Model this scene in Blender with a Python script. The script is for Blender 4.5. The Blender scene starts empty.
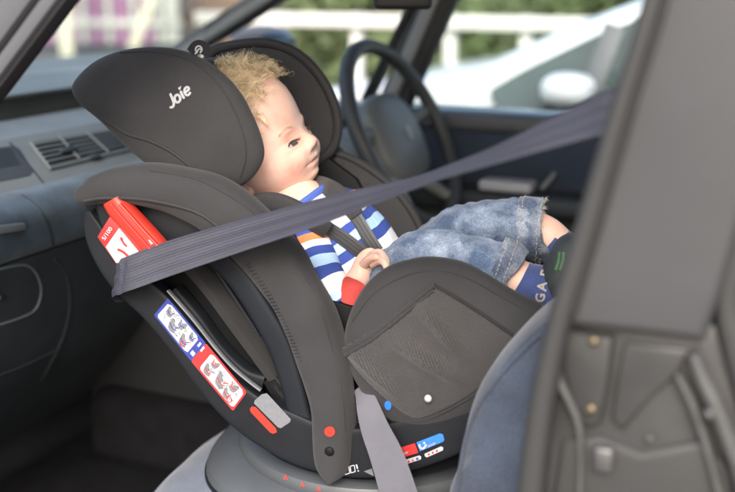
import bpy, bmesh, math, random
from mathutils import Vector, Matrix, noise
from mathutils.bvhtree import BVHTree
random.seed(7)
R_ = math.radians
sc = bpy.context.scene
COL = sc.collection
# ------------------------------------------------------------------ camera
FPX = 1020.8; YAW = R_(25); PITCH = R_(14.6)
CAM = Vector((0, 0, 1.37))
F = Vector((-math.sin(YAW)*math.cos(PITCH), math.cos(YAW)*math.cos(PITCH), -math.sin(PITCH)))
RT = Vector((math.cos(YAW), math.sin(YAW), 0)); UP = RT.cross(F)
def ray(px, py): return (F + RT*((px-367.5)/FPX) + UP*((246-py)/FPX))
def D(px, py, d): return CAM + ray(px, py)*d
def PY(px, py, Y):
    r = ray(px, py); return CAM + r*(Y/r.y)
def PX(px, py, X):
    r = ray(px, py); return CAM + r*(X/r.x)
def PZ(px, py, Z):
    r = ray(px, py); return CAM + r*((Z-CAM.z)/r.z)
SA = R_(12)
FS = Vector((math.cos(SA), math.sin(SA), 0)); L = Vector((-math.sin(SA), math.cos(SA), 0)); ZU = Vector((0, 0, 1))
def S(px, py, q):
    r = ray(px, py); return CAM + r*(q/r.dot(L))
def proj(p):
    v = p-CAM; d = v.dot(F); return (367.5+v.dot(RT)/d*FPX, 246-v.dot(UP)/d*FPX)
cd = bpy.data.cameras.new('camera'); cam = bpy.data.objects.new('camera', cd); COL.objects.link(cam)
cam.location = CAM; cam.rotation_euler = (R_(90)-PITCH, 0, YAW)
cd.sensor_width = 36; cd.lens = 50; cd.clip_start = .02; cd.clip_end = 500
cd.dof.use_dof = True; cd.dof.focus_distance = 1.31; cd.dof.aperture_fstop = 2.5; cd.dof.aperture_blades = 0
sc.camera = cam

# ------------------------------------------------------------------ materials
def mat(name, col, rough=.6, var=.12, vscale=30, bump=0, bscale=400, metal=0, spec=.5, sheen=0, weave=0, wscale=900, coat=0, sss=0, speck=0):
    m = bpy.data.materials.new(name); m.use_nodes = True
    nt = m.node_tree; b = nt.nodes['Principled BSDF']; N = nt.nodes.new; K = nt.links.new
    tc = N('ShaderNodeTexCoord'); co = tc.outputs['Object']
    b.inputs['Roughness'].default_value = rough; b.inputs['Metallic'].default_value = metal
    b.inputs['Specular IOR Level'].default_value = spec
    b.inputs['Coat Weight'].default_value = coat
    if sheen:
        b.inputs['Sheen Weight'].default_value = sheen; b.inputs['Sheen Roughness'].default_value = .5
    if sss:
        b.inputs['Subsurface Weight'].default_value = sss; b.inputs['Subsurface Radius'].default_value = (.012, .004, .002); b.inputs['Subsurface Scale'].default_value = 1
    n = N('ShaderNodeTexNoise'); n.inputs['Scale'].default_value = vscale; n.inputs['Detail'].default_value = 5; K(co, n.inputs['Vector'])
    mx = N('ShaderNodeMixRGB'); mx.blend_type = 'MIX'
    mr = N('ShaderNodeMapRange'); mr.inputs[1].default_value = .3; mr.inputs[2].default_value = .7
    K(n.outputs['Fac'], mr.inputs[0]); K(mr.outputs[0], mx.inputs[0])
    c = Vector(col[:3])
    mx.inputs[1].default_value = (*(c*(1-var)), 1); mx.inputs[2].default_value = (*(c*(1+var)), 1)
    last = mx.outputs[0]
    hs = []
    if bump:
        n2 = N('ShaderNodeTexNoise'); n2.inputs['Scale'].default_value = bscale; n2.inputs['Detail'].default_value = 3; K(co, n2.inputs['Vector'])
        hs.append((n2.outputs['Fac'], bump))
    if weave:
        ws = []
        for d in ('X', 'Z'):
            w = N('ShaderNodeTexWave'); w.wave_type = 'BANDS'; w.bands_direction = d; w.inputs['Scale'].default_value = wscale/6.28*2
            w.inputs['Distortion'].default_value = .4; K(co, w.inputs['Vector']); ws.append(w)
        mm = N('ShaderNodeMath'); mm.operation = 'MULTIPLY'; K(ws[0].outputs['Fac'], mm.inputs[0]); K(ws[1].outputs['Fac'], mm.inputs[1])
        hs.append((mm.outputs[0], weave))
        m2 = N('ShaderNodeMixRGB'); m2.blend_type = 'MULTIPLY'; m2.inputs[0].default_value = .35
        K(last, m2.inputs[1]); K(mm.outputs[0], m2.inputs[2]); last = m2.outputs[0]
    if speck:
        n3 = N('ShaderNodeTexNoise'); n3.inputs['Scale'].default_value = 900; K(co, n3.inputs['Vector'])
        m3 = N('ShaderNodeMapRange'); m3.inputs[1].default_value = .35; m3.inputs[2].default_value = .65; m3.inputs[3].default_value = 1-speck; m3.inputs[4].default_value = 1+speck; K(n3.outputs['Fac'], m3.inputs[0])
        m4 = N('ShaderNodeVectorMath'); m4.operation = 'MULTIPLY'; K(last, m4.inputs[0]); K(m3.outputs[0], m4.inputs[1]); last = m4.outputs[0]
    K(last, b.inputs['Base Color'])
    prev = None
    for h, s in hs:
        bp = N('ShaderNodeBump'); bp.inputs['Strength'].default_value = s; bp.inputs['Distance'].default_value = .001
        K(h, bp.inputs['Height'])
        if prev: K(prev, bp.inputs['Normal'])
        prev = bp.outputs['Normal']
    if prev: K(prev, b.inputs['Normal'])
    return m
M = {}
M['fabric'] = mat('fabric', (.0215, .0214, .0232), .88, .16, 14, .5, 900, sheen=.08, speck=.12)
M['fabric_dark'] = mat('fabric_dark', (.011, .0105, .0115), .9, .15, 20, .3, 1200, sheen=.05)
M['piping'] = mat('piping', (.018, .0175, .019), .8, .1, 60)
M['plastic'] = mat('plastic', (.0085, .0098, .0125), .55, .2, 18, .25, 1500, spec=.22)
M['plastic_dark'] = mat('plastic_dark', (.0045, .005, .006), .6, .15, 30, .1, 1500, spec=.18)
M['plastic_blue'] = mat('plastic_blue', (.0085, .0105, .0145), .6, .15, 18, .25, 1500, spec=.2)
M['ridge'] = mat('ridge', (.13, .135, .145), .25, .08, 40)
M['base_grey'] = mat('base_grey', (.062, .068, .074), .45, .1, 12, .15, 1500)
M['red'] = mat('red', (.50, .035, .022), .3, .05, 40)
M['red_print'] = mat('red_print', (.45, .028, .028), .4, .1, 200)
M['blue_print'] = mat('blue_print', (.028, .042, .22), .4, .1, 200)
M['blue_bright'] = mat('blue_bright', (.03, .16, .60), .4, .1, 200)
M['white_print'] = mat('white_print', (.37, .375, .395), .45, .06, 300)
M['pale_print'] = mat('pale_print', (.15, .155, .17), .45, .1, 300)
M['grey_print'] = mat('grey_print', (.13, .135, .14), .45, .12, 120)
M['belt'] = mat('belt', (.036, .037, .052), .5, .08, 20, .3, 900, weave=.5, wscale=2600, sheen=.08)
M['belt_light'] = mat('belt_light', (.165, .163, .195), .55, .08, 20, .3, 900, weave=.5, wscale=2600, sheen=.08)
def webbing(name, col, ribs=13):
    m = mat(name, col, .6, .08, 20, .3, 900); nt = m.node_tree; b = nt.nodes['Principled BSDF']; N = nt.nodes.new; K = nt.links.new
    uv = N('ShaderNodeUVMap'); sx = N('ShaderNodeSeparateXYZ'); K(uv.outputs[0], sx.inputs[0])
    a = N('ShaderNodeMath'); a.operation = 'MULTIPLY'; a.inputs[1].default_value = 6.2832*ribs*2; K(sx.outputs[0], a.inputs[0]); s = N('ShaderNodeMath'); s.operation = 'SINE'; K(a.outputs[0], s.inputs[0])
    c = N('ShaderNodeMath'); c.operation = 'MULTIPLY'; c.inputs[1].default_value = 6.2832*420; K(sx.outputs[1], c.inputs[0]); c2 = N('ShaderNodeMath'); c2.operation = 'SINE'; K(c.outputs[0], c2.inputs[0])
    ad = N('ShaderNodeMath'); ad.operation = 'ADD'; K(s.outputs[0], ad.inputs[0]); K(c2.outputs[0], ad.inputs[1])
    bp = N('ShaderNodeBump'); bp.inputs['Strength'].default_value = .45; bp.inputs['Distance'].default_value = .0005; K(ad.outputs[0], bp.inputs['Height']); K(bp.outputs[0], b.inputs['Normal'])
    mr = N('ShaderNodeMapRange'); mr.inputs[1].default_value = -1.6; mr.inputs[2].default_value = 1.2; mr.inputs[3].default_value = .82; mr.inputs[4].default_value = 1.08; K(ad.outputs[0], mr.inputs[0])
    src = b.inputs['Base Color'].links[0].from_socket; ml = N('ShaderNodeVectorMath'); ml.operation = 'MULTIPLY'; K(src, ml.inputs[0]); K(mr.outputs[0], ml.inputs[1]); K(ml.outputs[0], b.inputs['Base Color'])
    return m
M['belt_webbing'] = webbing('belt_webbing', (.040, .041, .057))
M['harness'] = mat('harness', (.05, .052, .055), .6, .1, 40, .3, 900)
M['skin'] = mat('skin', (.72, .475, .385), .48, .05, 22, .12, 600, sss=.35, spec=.35)
def redden(m, col, sc_, lo=.5, hi=.75, k=.55):
    nt = m.node_tree; b = nt.nodes['Principled BSDF']; src = b.inputs['Base Color'].links[0].from_socket
    tc = nt.nodes.new('ShaderNodeTexCoord'); n = nt.nodes.new('ShaderNodeTexNoise'); n.inputs['Scale'].default_value = sc_; n.inputs['Detail'].default_value = 4; nt.links.new(tc.outputs['Object'], n.inputs[0])
    mr = nt.nodes.new('ShaderNodeMapRange'); mr.inputs[1].default_value = lo; mr.inputs[2].default_value = hi; mr.inputs[4].default_value = k; nt.links.new(n.outputs['Fac'], mr.inputs[0])
    mx = nt.nodes.new('ShaderNodeMixRGB'); mx.inputs[2].default_value = (*col, 1); nt.links.new(mr.outputs[0], mx.inputs[0]); nt.links.new(src, mx.inputs[1]); nt.links.new(mx.outputs[0], b.inputs['Base Color'])
def blush(m, c, r, col, k):
    # rosy patch of the skin itself round a point of the face
    nt = m.node_tree; b = nt.nodes['Principled BSDF']; src = b.inputs['Base Color'].links[0].from_socket
    tc = nt.nodes.new('ShaderNodeTexCoord'); d = nt.nodes.new('ShaderNodeVectorMath'); d.operation = 'DISTANCE'; d.inputs[1].default_value = c; nt.links.new(tc.outputs['Object'], d.inputs[0])
    mr = nt.nodes.new('ShaderNodeMapRange'); mr.interpolation_type = 'SMOOTHSTEP'; mr.inputs[1].default_value = 0; mr.inputs[2].default_value = r; mr.inputs[3].default_value = k; mr.inputs[4].default_value = 0; nt.links.new(d.outputs['Value'], mr.inputs[0])
    mx = nt.nodes.new('ShaderNodeMixRGB'); mx.inputs[2].default_value = (*col, 1); nt.links.new(mr.outputs[0], mx.inputs[0]); nt.links.new(src, mx.inputs[1]); nt.links.new(mx.outputs[0], b.inputs['Base Color'])
redden(M['skin'], (.62, .27, .20), 26)
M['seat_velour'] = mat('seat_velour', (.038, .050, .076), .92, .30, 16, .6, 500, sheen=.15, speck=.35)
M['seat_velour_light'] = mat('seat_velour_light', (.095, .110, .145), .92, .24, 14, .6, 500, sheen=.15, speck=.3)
M['dash_grey'] = mat('dash_grey', (.105, .118, .122), .5, .08, 6, .25, 900)
M['dash_light'] = mat('dash_light', (.135, .15, .155), .5, .08, 6, .25, 900)
M['dash_dark'] = mat('dash_dark', (.0235, .0285, .0335), .6, .2, 12, .5, 500)
M['dash_black'] = mat('dash_black', (.012, .013, .014), .5, .12, 6)
M['dash_blue'] = mat('dash_blue', (.040, .064, .090), .88, .50, 18, .6, 400, sheen=.1)
M['dash_recess'] = mat('dash_recess', (.075, .08, .078), .7, .1, 9, .25, 500)
M['dash_blue2'] = mat('dash_blue2', (.085, .112, .140), .8, .15, 9, .25, 500, sheen=.1)
M['carpet'] = mat('carpet', (.0045, .0045, .0055), .95, .3, 25, .6, 300, spec=.15)
M['rubber'] = mat('rubber', (.018, .018, .019), .6, .1, 30)
M['pillar'] = mat('pillar', (.046, .046, .049), .6, .14, 5, .3, 1200)
M['pillar_edge'] = mat('pillar_edge', (.030, .030, .030), .6, .08, 8, .2, 900)
M['pillar_metal'] = mat('pillar_metal', (.037, .037, .037), .45, .3, 12, .1, 300)
M['bracket'] = mat('bracket', (.065, .065, .064), .5, .3, 30)
M['brass'] = mat('brass', (.15, .12, .075), .45, .15, 200, metal=.7)
M['steel'] = mat('steel', (.16, .16, .16), .5, .1, 100, metal=.8)
M['wheel_rim'] = mat('wheel_rim', (.045, .048, .05), .5, .1, 20, .2, 900)
M['wheel_hub'] = mat('wheel_hub', (.14, .148, .145), .5, .08, 20, .2, 900)
M['car_pillar'] = mat('car_pillar', (.085, .088, .095), .55, .08, 10)
M['car_light'] = mat('car_light', (.20, .21, .215), .55, .08, 10)
M['door_navy'] = mat('door_navy', (.020, .032, .055), .8, .15, 10, .2, 600, sheen=.2)
M['car_paint'] = mat('car_paint', (.02, .03, .06), .3, .05, 5, coat=.5)
M['white_paint'] = mat('white_paint', (.60, .61, .62), .3, .02, 5, coat=.6)
M['fence_white'] = mat('fence_white', (.62, .61, .57), .6, .08, 6)
M['pink'] = mat('pink', (.33, .15, .28), .6, .15, 3)
M['palewood'] = mat('palewood', (.60, .60, .55), .6, .1, 3)
M['cream'] = mat('cream', (.70, .68, .52), .6, .1, 3)
M['hair'] = mat('hair', (.66, .53, .33), .5, .35, 60, spec=.5)
M['hair_cap'] = mat('hair_cap', (.46, .36, .23), .7, .25, 160, bump=1, bscale=300)
M['lash'] = mat('lash', (.07, .04, .025), .6, .1)
M['brow'] = mat('brow', (.62, .42, .31), .7, .1, 300)
M['lip'] = mat('lip', (.60, .30, .245), .45, .05, 60, sss=.2)
M['sock'] = mat('sock', (.035, .055, .17), .9, .12, 60, .5, 900, sheen=.3, speck=.2)
M['sock_grey'] = mat('sock_grey', (.36, .34, .29), .9, .1, 60, .5, 900)
M['shoe'] = mat('shoe', (.028, .034, .036), .6, .2, 60, .3, 500)
M['shoe_green'] = mat('shoe_green', (.06, .15, .06), .5, .1)
M['wire'] = mat('wire', (.25, .26, .27), .5, .1)
M['hedge_leaf'] = mat('hedge_leaf', (.085, .115, .048), .7, .55, 2.0)  # leaf green kept washed out, with haze and glare mixed into the colour
M['hedge_leaf2'] = mat('hedge_leaf2', (.085, .12, .055), .7, .4, 1.5)
M['bark'] = mat('bark', (.10, .08, .06), .9, .3, 20)

def asphalt():
    m = mat('asphalt_ground', (.10, .10, .098), .9, .12, .8, .5, 40); return m
M['asphalt'] = asphalt()
M['grass'] = mat('grass_ground', (.10, .13, .065), .95, .25, 1.2)
def brick():
    m = mat('brick_wall', (.3, .2, .15), .85); nt = m.node_tree
    bt = nt.nodes.new('ShaderNodeTexBrick'); bt.inputs['Scale'].default_value = 4
    bt.inputs['Color1'].default_value = (.30, .19, .13, 1); bt.inputs['Color2'].default_value = (.23, .15, .11, 1); bt.inputs['Mortar'].default_value = (.3, .27, .24, 1)
    tc = nt.nodes.new('ShaderNodeTexCoord'); mp = nt.nodes.new('ShaderNodeMapping'); mp.inputs['Rotation'].default_value = (R_(90), 0, 0)
    nt.links.new(tc.outputs['Object'], mp.inputs[0]); nt.links.new(mp.outputs[0], bt.inputs[0])
    nt.links.new(bt.outputs[0], nt.nodes['Principled BSDF'].inputs['Base Color']); return m
M['brick'] = brick()
def glass(name, tint=(.93, .97, .96), refl=.6):
    m = bpy.data.materials.new(name); m.use_nodes = True; nt = m.node_tree; nt.nodes.clear(); N = nt.nodes.new
    o = N('ShaderNodeOutputMaterial'); mx = N('ShaderNodeMixShader'); t = N('ShaderNodeBsdfTransparent'); g = N('ShaderNodeBsdfGlossy')
    t.inputs[0].default_value = (*tint, 1); g.inputs['Roughness'].default_value = .03
    fr = N('ShaderNodeFresnel'); fr.inputs[0].default_value = 1.5; ml = N('ShaderNodeMath'); ml.operation = 'MULTIPLY'; ml.inputs[1].default_value = refl
    nt.links.new(fr.outputs[0], ml.inputs[0]); nt.links.new(ml.outputs[0], mx.inputs[0])
    nt.links.new(t.outputs[0], mx.inputs[1]); nt.links.new(g.outputs[0], mx.inputs[2]); nt.links.new(mx.outputs[0], o.inputs[0]); return m
M['glass'] = glass('glass', refl=.22)
M['glass_dark'] = glass('glass_tinted', (.42, .55, .52), 1.2)
def mesh_fabric(name, ca, cb, pitch, th=.36):
    """knitted mesh: rows of small dark holes in UV space (metres)"""
    m = bpy.data.materials.new(name); m.use_nodes = True; nt = m.node_tree; b = nt.nodes['Principled BSDF']; N = nt.nodes.new; K = nt.links.new
    uv = N('ShaderNodeUVMap'); mp = N('ShaderNodeMapping'); mp.inputs['Scale'].default_value = (1/pitch, 1/(pitch*.8), 0); mp.inputs['Rotation'].default_value = (0, 0, R_(25))
    v = N('ShaderNodeTexVoronoi'); v.voronoi_dimensions = '2D'; v.inputs['Scale'].default_value = 1; v.inputs['Randomness'].default_value = .12
    K(uv.outputs[0], mp.inputs[0]); K(mp.outputs[0], v.inputs['Vector'])
    mr = N('ShaderNodeMapRange'); mr.inputs[1].default_value = th-.12; mr.inputs[2].default_value = th+.12; K(v.outputs['Distance'], mr.inputs[0])
    mx = N('ShaderNodeMixRGB'); mx.inputs[1].default_value = (*cb, 1); mx.inputs[2].default_value = (*ca, 1); K(mr.outputs[0], mx.inputs[0]); K(mx.outputs[0], b.inputs['Base Color'])
    bp = N('ShaderNodeBump'); bp.inputs['Strength'].default_value = .7; bp.inputs['Distance'].default_value = .0008; K(mr.outputs[0], bp.inputs['Height']); K(bp.outputs[0], b.inputs['Normal'])
    b.inputs['Roughness'].default_value = .75; b.inputs['Sheen Weight'].default_value = .2
    return m
M['mesh_pocket'] = mesh_fabric('mesh_pocket', (.040, .037, .038), (.010, .0095, .0098), .0026)
M['mesh_inner'] = mesh_fabric('mesh_inner', (.028, .026, .028), (.005, .005, .006), .0042)
def stripes():
    m = bpy.data.materials.new('striped_cotton'); m.use_nodes = True; nt = m.node_tree; b = nt.nodes['Principled BSDF']; N = nt.nodes.new; K = nt.links.new
    uv = N('ShaderNodeUVMap'); sx = N('ShaderNodeSeparateXYZ'); K(uv.outputs[0], sx.inputs[0])
    fr = N('ShaderNodeMath'); fr.operation = 'MULTIPLY'; fr.inputs[1].default_value = 1/.135; K(sx.outputs[1], fr.inputs[0])
    f2 = N('ShaderNodeMath'); f2.operation = 'FRACT'; K(fr.outputs[0], f2.inputs[0])
    cr = N('ShaderNodeValToRGB'); cr.color_ramp.interpolation = 'CONSTANT'; K(f2.outputs[0], cr.inputs[0])
    W = (.78, .78, .80, 1); B = (.035, .07, .32, 1); LB = (.42, .62, .86, 1); O = (.80, .20, .07, 1); Rd = (.62, .05, .06, 1)
    seq = [(0, W), (.09, B), (.18, O), (.28, W), (.38, B), (.47, LB), (.57, B), (.66, W), (.80, LB), (.88, B)]
    e = cr.color_ramp.elements; e[0].color = seq[0][1]; e[0].position = 0; e[1].position = seq[1][0]; e[1].color = seq[1][1]
    for p, c in seq[2:]:
        k = e.new(p); k.color = c
    K(cr.outputs[0], b.inputs['Base Color']); b.inputs['Roughness'].default_value = .85
    tc = N('ShaderNodeTexCoord'); n = N('ShaderNodeTexNoise'); n.inputs['Scale'].default_value = 70; K(tc.outputs['Object'], n.inputs[0])
    bp = N('ShaderNodeBump'); bp.inputs['Strength'].default_value = .5; bp.inputs['Distance'].default_value = .004; K(n.outputs[0], bp.inputs['Height']); K(bp.outputs[0], b.inputs['Normal'])
    return m
M['stripes'] = stripes()
M['cuff_red'] = mat('cuff_red', (.42, .045, .04), .85, .1, 60, .5, 500)
M['collar_blue'] = mat('collar_blue', (.05, .10, .38), .85, .1, 60, .5, 500)
def denim(name, base, light, thr):
    m = bpy.data.materials.new(name); m.use_nodes = True; nt = m.node_tree; b = nt.nodes['Principled BSDF']; N = nt.nodes.new; K = nt.links.new
    tc = N('ShaderNodeTexCoord'); co = tc.outputs['Object']
    n = N('ShaderNodeTexNoise'); n.inputs['Scale'].default_value = 22; n.inputs['Detail'].default_value = 6; n.inputs['Roughness'].default_value = .65; K(co, n.inputs[0])
    cr = N('ShaderNodeValToRGB'); e = cr.color_ramp.elements; e[0].position = thr; e[0].color = (*base, 1); e[1].position = thr+.3; e[1].color = (*light, 1); K(n.outputs['Fac'], cr.inputs[0])
    n2 = N('ShaderNodeTexNoise'); n2.inputs['Scale'].default_value = 650; n2.inputs['Detail'].default_value = 2; K(co, n2.inputs[0])
    mr = N('ShaderNodeMapRange'); mr.inputs[1].default_value = .35; mr.inputs[2].default_value = .65; mr.inputs[3].default_value = .72; mr.inputs[4].default_value = 1.28; K(n2.outputs['Fac'], mr.inputs[0])
    ml = N('ShaderNodeVectorMath'); ml.operation = 'MULTIPLY'; K(cr.outputs[0], ml.inputs[0]); K(mr.outputs[0], ml.inputs[1]); K(ml.outputs[0], b.inputs['Base Color'])
    n3 = N('ShaderNodeTexNoise'); n3.inputs['Scale'].default_value = 45; n3.inputs['Detail'].default_value = 4; K(co, n3.inputs[0])
    b1 = N('ShaderNodeBump'); b1.inputs['Strength'].default_value = .6; b1.inputs['Distance'].default_value = .006; K(n3.outputs[0], b1.inputs['Height'])
    b2 = N('ShaderNodeBump'); b2.inputs['Strength'].default_value = .4; b2.inputs['Distance'].default_value = .001; K(n2.outputs[0], b2.inputs['Height']); K(b1.outputs[0], b2.inputs['Normal']); K(b2.outputs[0], b.inputs['Normal'])
    b.inputs['Roughness'].default_value = .85; b.inputs['Sheen Weight'].default_value = .1
    return m
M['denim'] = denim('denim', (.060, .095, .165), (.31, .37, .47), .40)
M['denim_shaded'] = denim('denim_shaded', (.038, .062, .11), (.20, .25, .33), .42)  # darker copy of denim: shade on the far leg put into the colour
M['denim_seam'] = denim('denim_seam', (.05, .07, .12), (.36, .40, .46), .42)

# ------------------------------------------------------------------ mesh helpers
class G:
    def __init__(s): s.v = []; s.f = []; s.uv = []; s.mi = []
    def add(s, vs, fs, uvs=None, mi=0):
        o = len(s.v); s.v += [Vector(v) for v in vs]
        s.uv += list(uvs) if uvs else [(0, 0)]*len(vs)
        for f in fs: s.f.append([i+o for i in f]); s.mi.append(mi)
        return s
ORIGIN = {}
def build(name, g, m, parent=None, smooth=True, sharp=35, disp=None):
    base = ORIGIN.get(parent.name, Vector((0, 0, 0))) if parent else Vector((0, 0, 0))
    vs = g.v if disp is None else [disp(v) for v in g.v]
    me = bpy.data.meshes.new(name); me.from_pydata([v-base for v in vs], [], g.f)
    ms = m if isinstance(m, (list, tuple)) else [m]
    for k in ms: me.materials.append(M[k] if isinstance(k, str) else k)
    if len(ms) > 1: me.polygons.foreach_set('material_index', g.mi)
    ul = me.uv_layers.new(name='UVMap')
    buf = [0.0]*(2*len(me.loops)); li = [0]*len(me.loops); me.loops.foreach_get('vertex_index', li)
    for i, k in enumerate(li): buf[2*i], buf[2*i+1] = g.uv[k]
    ul.data.foreach_set('uv', buf)
    bm = bmesh.new(); bm.from_mesh(me); bmesh.ops.recalc_face_normals(bm, faces=bm.faces); bm.to_mesh(me); bm.free()
    if smooth:
        me.polygons.foreach_set('use_smooth', [True]*len(me.polygons)); me.set_sharp_from_angle(angle=R_(sharp))
    o = bpy.data.objects.new(name, me); COL.objects.link(o)
    if parent: o.parent = parent
    ORIGIN[o.name] = base
    return o
def root(name, loc, label, cat, group=None):
    o = bpy.data.objects.new(name, None); o.empty_display_size = .05; COL.objects.link(o); o.location = loc
    ORIGIN[o.name] = Vector(loc); o['label'] = label; o['category'] = cat
    if group: o['group'] = group
    return o
def tag(o, label, cat, group=None):
    o['label'] = label; o['category'] = cat
    if group: o['group'] = group
def bvh(g): return BVHTree.FromPolygons([tuple(v) for v in g.v], g.f)
def catmull(P, n=8, closed=False):
    P = [tuple(p) for p in P]; out = []; N = len(P); seg = N if closed else N-1
    for i in range(seg):
        if closed: p0, p1, p2, p3 = P[(i-1) % N], P[i], P[(i+1) % N], P[(i+2) % N]
        else: p0, p1, p2, p3 = P[max(i-1, 0)], P[i], P[i+1], P[min(i+2, N-1)]
        for k in range(n):
            t = k/n
            out.append(tuple(.5*((2*b)+(-a+c)*t+(2*a-5*b+4*c-d)*t*t+(-a+3*b-3*c+d)*t**3) for a, b, c, d in zip(p0, p1, p2, p3)))
    if not closed: out.append(P[-1])
    return out
def loft(rings, closed_u=True, cap=True, uvs=None, g=None, mi=0):
    g = g or G(); n = len(rings[0]); vs = [v for r in rings for v in r]; fs = []
    for i in range(len(rings)-1):
        for j in range(n if closed_u else n-1):
            a = i*n+j; b = i*n+(j+1) % n; fs.append((a, b, b+n, a+n))
    if uvs is None:
        uvs = []; acc = 0; prev = None
        for r in rings:
            c = sum(r, Vector())/len(r)
            if prev is not None: acc += (c-prev).length
            prev = c; uvs += [(j/n, acc) for j in range(n)]
    if cap and closed_u: fs.append(tuple(range(n-1, -1, -1))); fs.append(tuple((len(rings)-1)*n+j for j in range(n)))
    g.add(vs, fs, uvs, mi); return g
def tube(pts, r, ns=8, g=None, cap=True, mi=0, flat=None):
    pts = [Vector(p) for p in pts]; rings = []; nrm = None
    for i, p in enumerate(pts):
        t = (pts[min(i+1, len(pts)-1)]-pts[max(i-1, 0)]).normalized()
        if nrm is None:
            a = Vector((0, 0, 1)) if abs(t.z) < .9 else Vector((1, 0, 0)); nrm = t.cross(a).normalized()
        else: nrm = (nrm-t*nrm.dot(t)).normalized()
        b = t.cross(nrm); rr = r[i] if isinstance(r, (list, tuple)) else r
        rings.append([p+(nrm*math.cos(2*math.pi*k/ns)+b*math.sin(2*math.pi*k/ns))*rr for k in range(ns)])
    return loft(rings, cap=cap, g=g, mi=mi)
def slab(outline, plane, a, b, bevel=.003, g=None, seg=2):
    """outline in px on plane(px,py,q); solid between q=a (near) and q=b"""
    bm = bmesh.new(); fa = [bm.verts.new(plane(x, y, a)) for x, y in outline]
    f = bm.faces.new(fa); d = plane(outline[0][0], outline[0][1], b)-plane(outline[0][0], outline[0][1], a)
    dirn = L if plane is S else Vector((0, 1, 0)); d = dirn*(b-a)
    r = bmesh.ops.extrude_face_region(bm, geom=[f]); nv = [e for e in r['geom'] if isinstance(e, bmesh.types.BMVert)]
    bmesh.ops.translate(bm, vec=d, verts=nv)
    if bevel:
        es = [e for e in bm.edges if len(e.link_faces) == 2 and max(len(q.verts) for q in e.link_faces) == len(outline) and e.calc_length() > 1e-5]
        bmesh.ops.bevel(bm, geom=es, offset=bevel, segments=seg, affect='EDGES', profile=.5)
    bmesh.ops.triangulate(bm, faces=[q for q in bm.faces if len(q.verts) > 4])
    bm.verts.index_update(); g = g or G()
    g.add([v.co.copy() for v in bm.verts], [[v.index for v in q.verts] for q in bm.faces], [(v.co.dot(FS), v.co.z) for v in bm.verts]); bm.free()
    return g
def pillow(outline, plane, q, tf, tb, n=8, rings=18, pw=2.6, dirn=None, center=None, g=None, disp=None, mi=0):
    """padded star shaped panel; outline px on plane at q; bulges tf towards the camera side and tb away"""
    o = catmull(outline, n, True); dirn = dirn or (L if plane is S else Vector((0, 1, 0)))
    P = [plane(x, y, q) for x, y in o]
    C = plane(*center, q) if center else sum(P, Vector())/len(P)
    vs = [C-dirn*tf]; N = len(P)
    ss = [math.sin(math.pi/2*(k+1)/rings) for k in range(rings)]
    for s in ss:
        h = max(0, 1-s**pw)**(1/pw) if s < 1 else 0
        for p in P: vs.append(C+(p-C)*s-dirn*tf*h)
    for s in reversed(ss[:-1]):
        h = max(0, 1-s**pw)**(1/pw)
        for p in P: vs.append(C+(p-C)*s+dirn*tb*h)
    vs.append(C+dirn*tb)
    fs = [(0, 1+j, 1+(j+1) % N) for j in range(N)]
    tot = 2*rings-1
    for i in range(tot-1):
        for j in range(N): a = 1+i*N+j; b = 1+i*N+(j+1) % N; fs.append((a, b, b+N, a+N))
    e = len(vs)-1; k = 1+(tot-1)*N
    fs += [(e, k+(j+1) % N, k+j) for j in range(N)]
    if disp: vs = [disp(v) for v in vs]
    g = g or G(); g.add(vs, fs, [((v-CAM).dot(FS), v.z) for v in vs], mi); return g
def band(cl, hw, plane, q, th, n=6, ns=28, ex=2.8, dirn=None, g=None, back=1.0, cap=True, hs=None):
    """sweep of a superellipse along px centre line; hw px half widths; th half thickness along dirn (m)"""
    pts = catmull([(x, y, w, qq) for (x, y), w, qq in zip(cl, hw, q if isinstance(q, (list, tuple)) else [q]*len(cl))], n)
    dirn = dirn or (L if plane is S else Vector((0, 1, 0)))
    P = [plane(x, y, qq) for x, y, w, qq in pts]; rings = []; ws = []
    for i, p in enumerate(P):
        t = (P[min(i+1, len(P)-1)]-P[max(i-1, 0)]).normalized(); nn = t.cross(dirn).normalized()
        d = (p-CAM).dot(F); w = max(pts[i][2], .1)*d/FPX; tt = th
        ring = []
        for k in range(ns):
            a = 2*math.pi*k/ns; c, s_ = math.cos(a), math.sin(a)
            u = abs(c)**(2/ex)*(1 if c > 0 else -1); v = abs(s_)**(2/ex)*(1 if s_ > 0 else -1)
            ring.append(p+nn*w*u+dirn*tt*v*(back if v > 0 else 1))
        rings.append(ring)
    acc = 0; uvs = []
    for i, r in enumerate(rings):
        if i: acc += (P[i]-P[i-1]).length
        for v in r: uvs.append(((v-CAM).dot(FS), v.z))
    return loft(rings, cap=cap, uvs=uvs, g=g)
def ell(c, ax, g=None, nu=24, nv=16, ex=2, mi=0):
    """(super)ellipsoid with three axis vectors"""
    vs = []; fs = []
    sg = lambda x, e: abs(x)**(2/e)*(1 if x >= 0 else -1)
    for i in range(nv+1):
        ph = math.pi*i/nv-math.pi/2
        for j in range(nu):
            th = 2*math.pi*j/nu
            vs.append(c+ax[0]*sg(math.cos(ph), ex)*sg(math.cos(th), ex)+ax[1]*sg(math.cos(ph), ex)*sg(math.sin(th), ex)+ax[2]*sg(math.sin(ph), ex))
    for i in range(nv):
        for j in range(nu): a = i*nu+j; b = i*nu+(j+1) % nu; fs.append((a, b, b+nu, a+nu))
    g = g or G(); g.add(vs, fs, None, mi); return g
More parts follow.
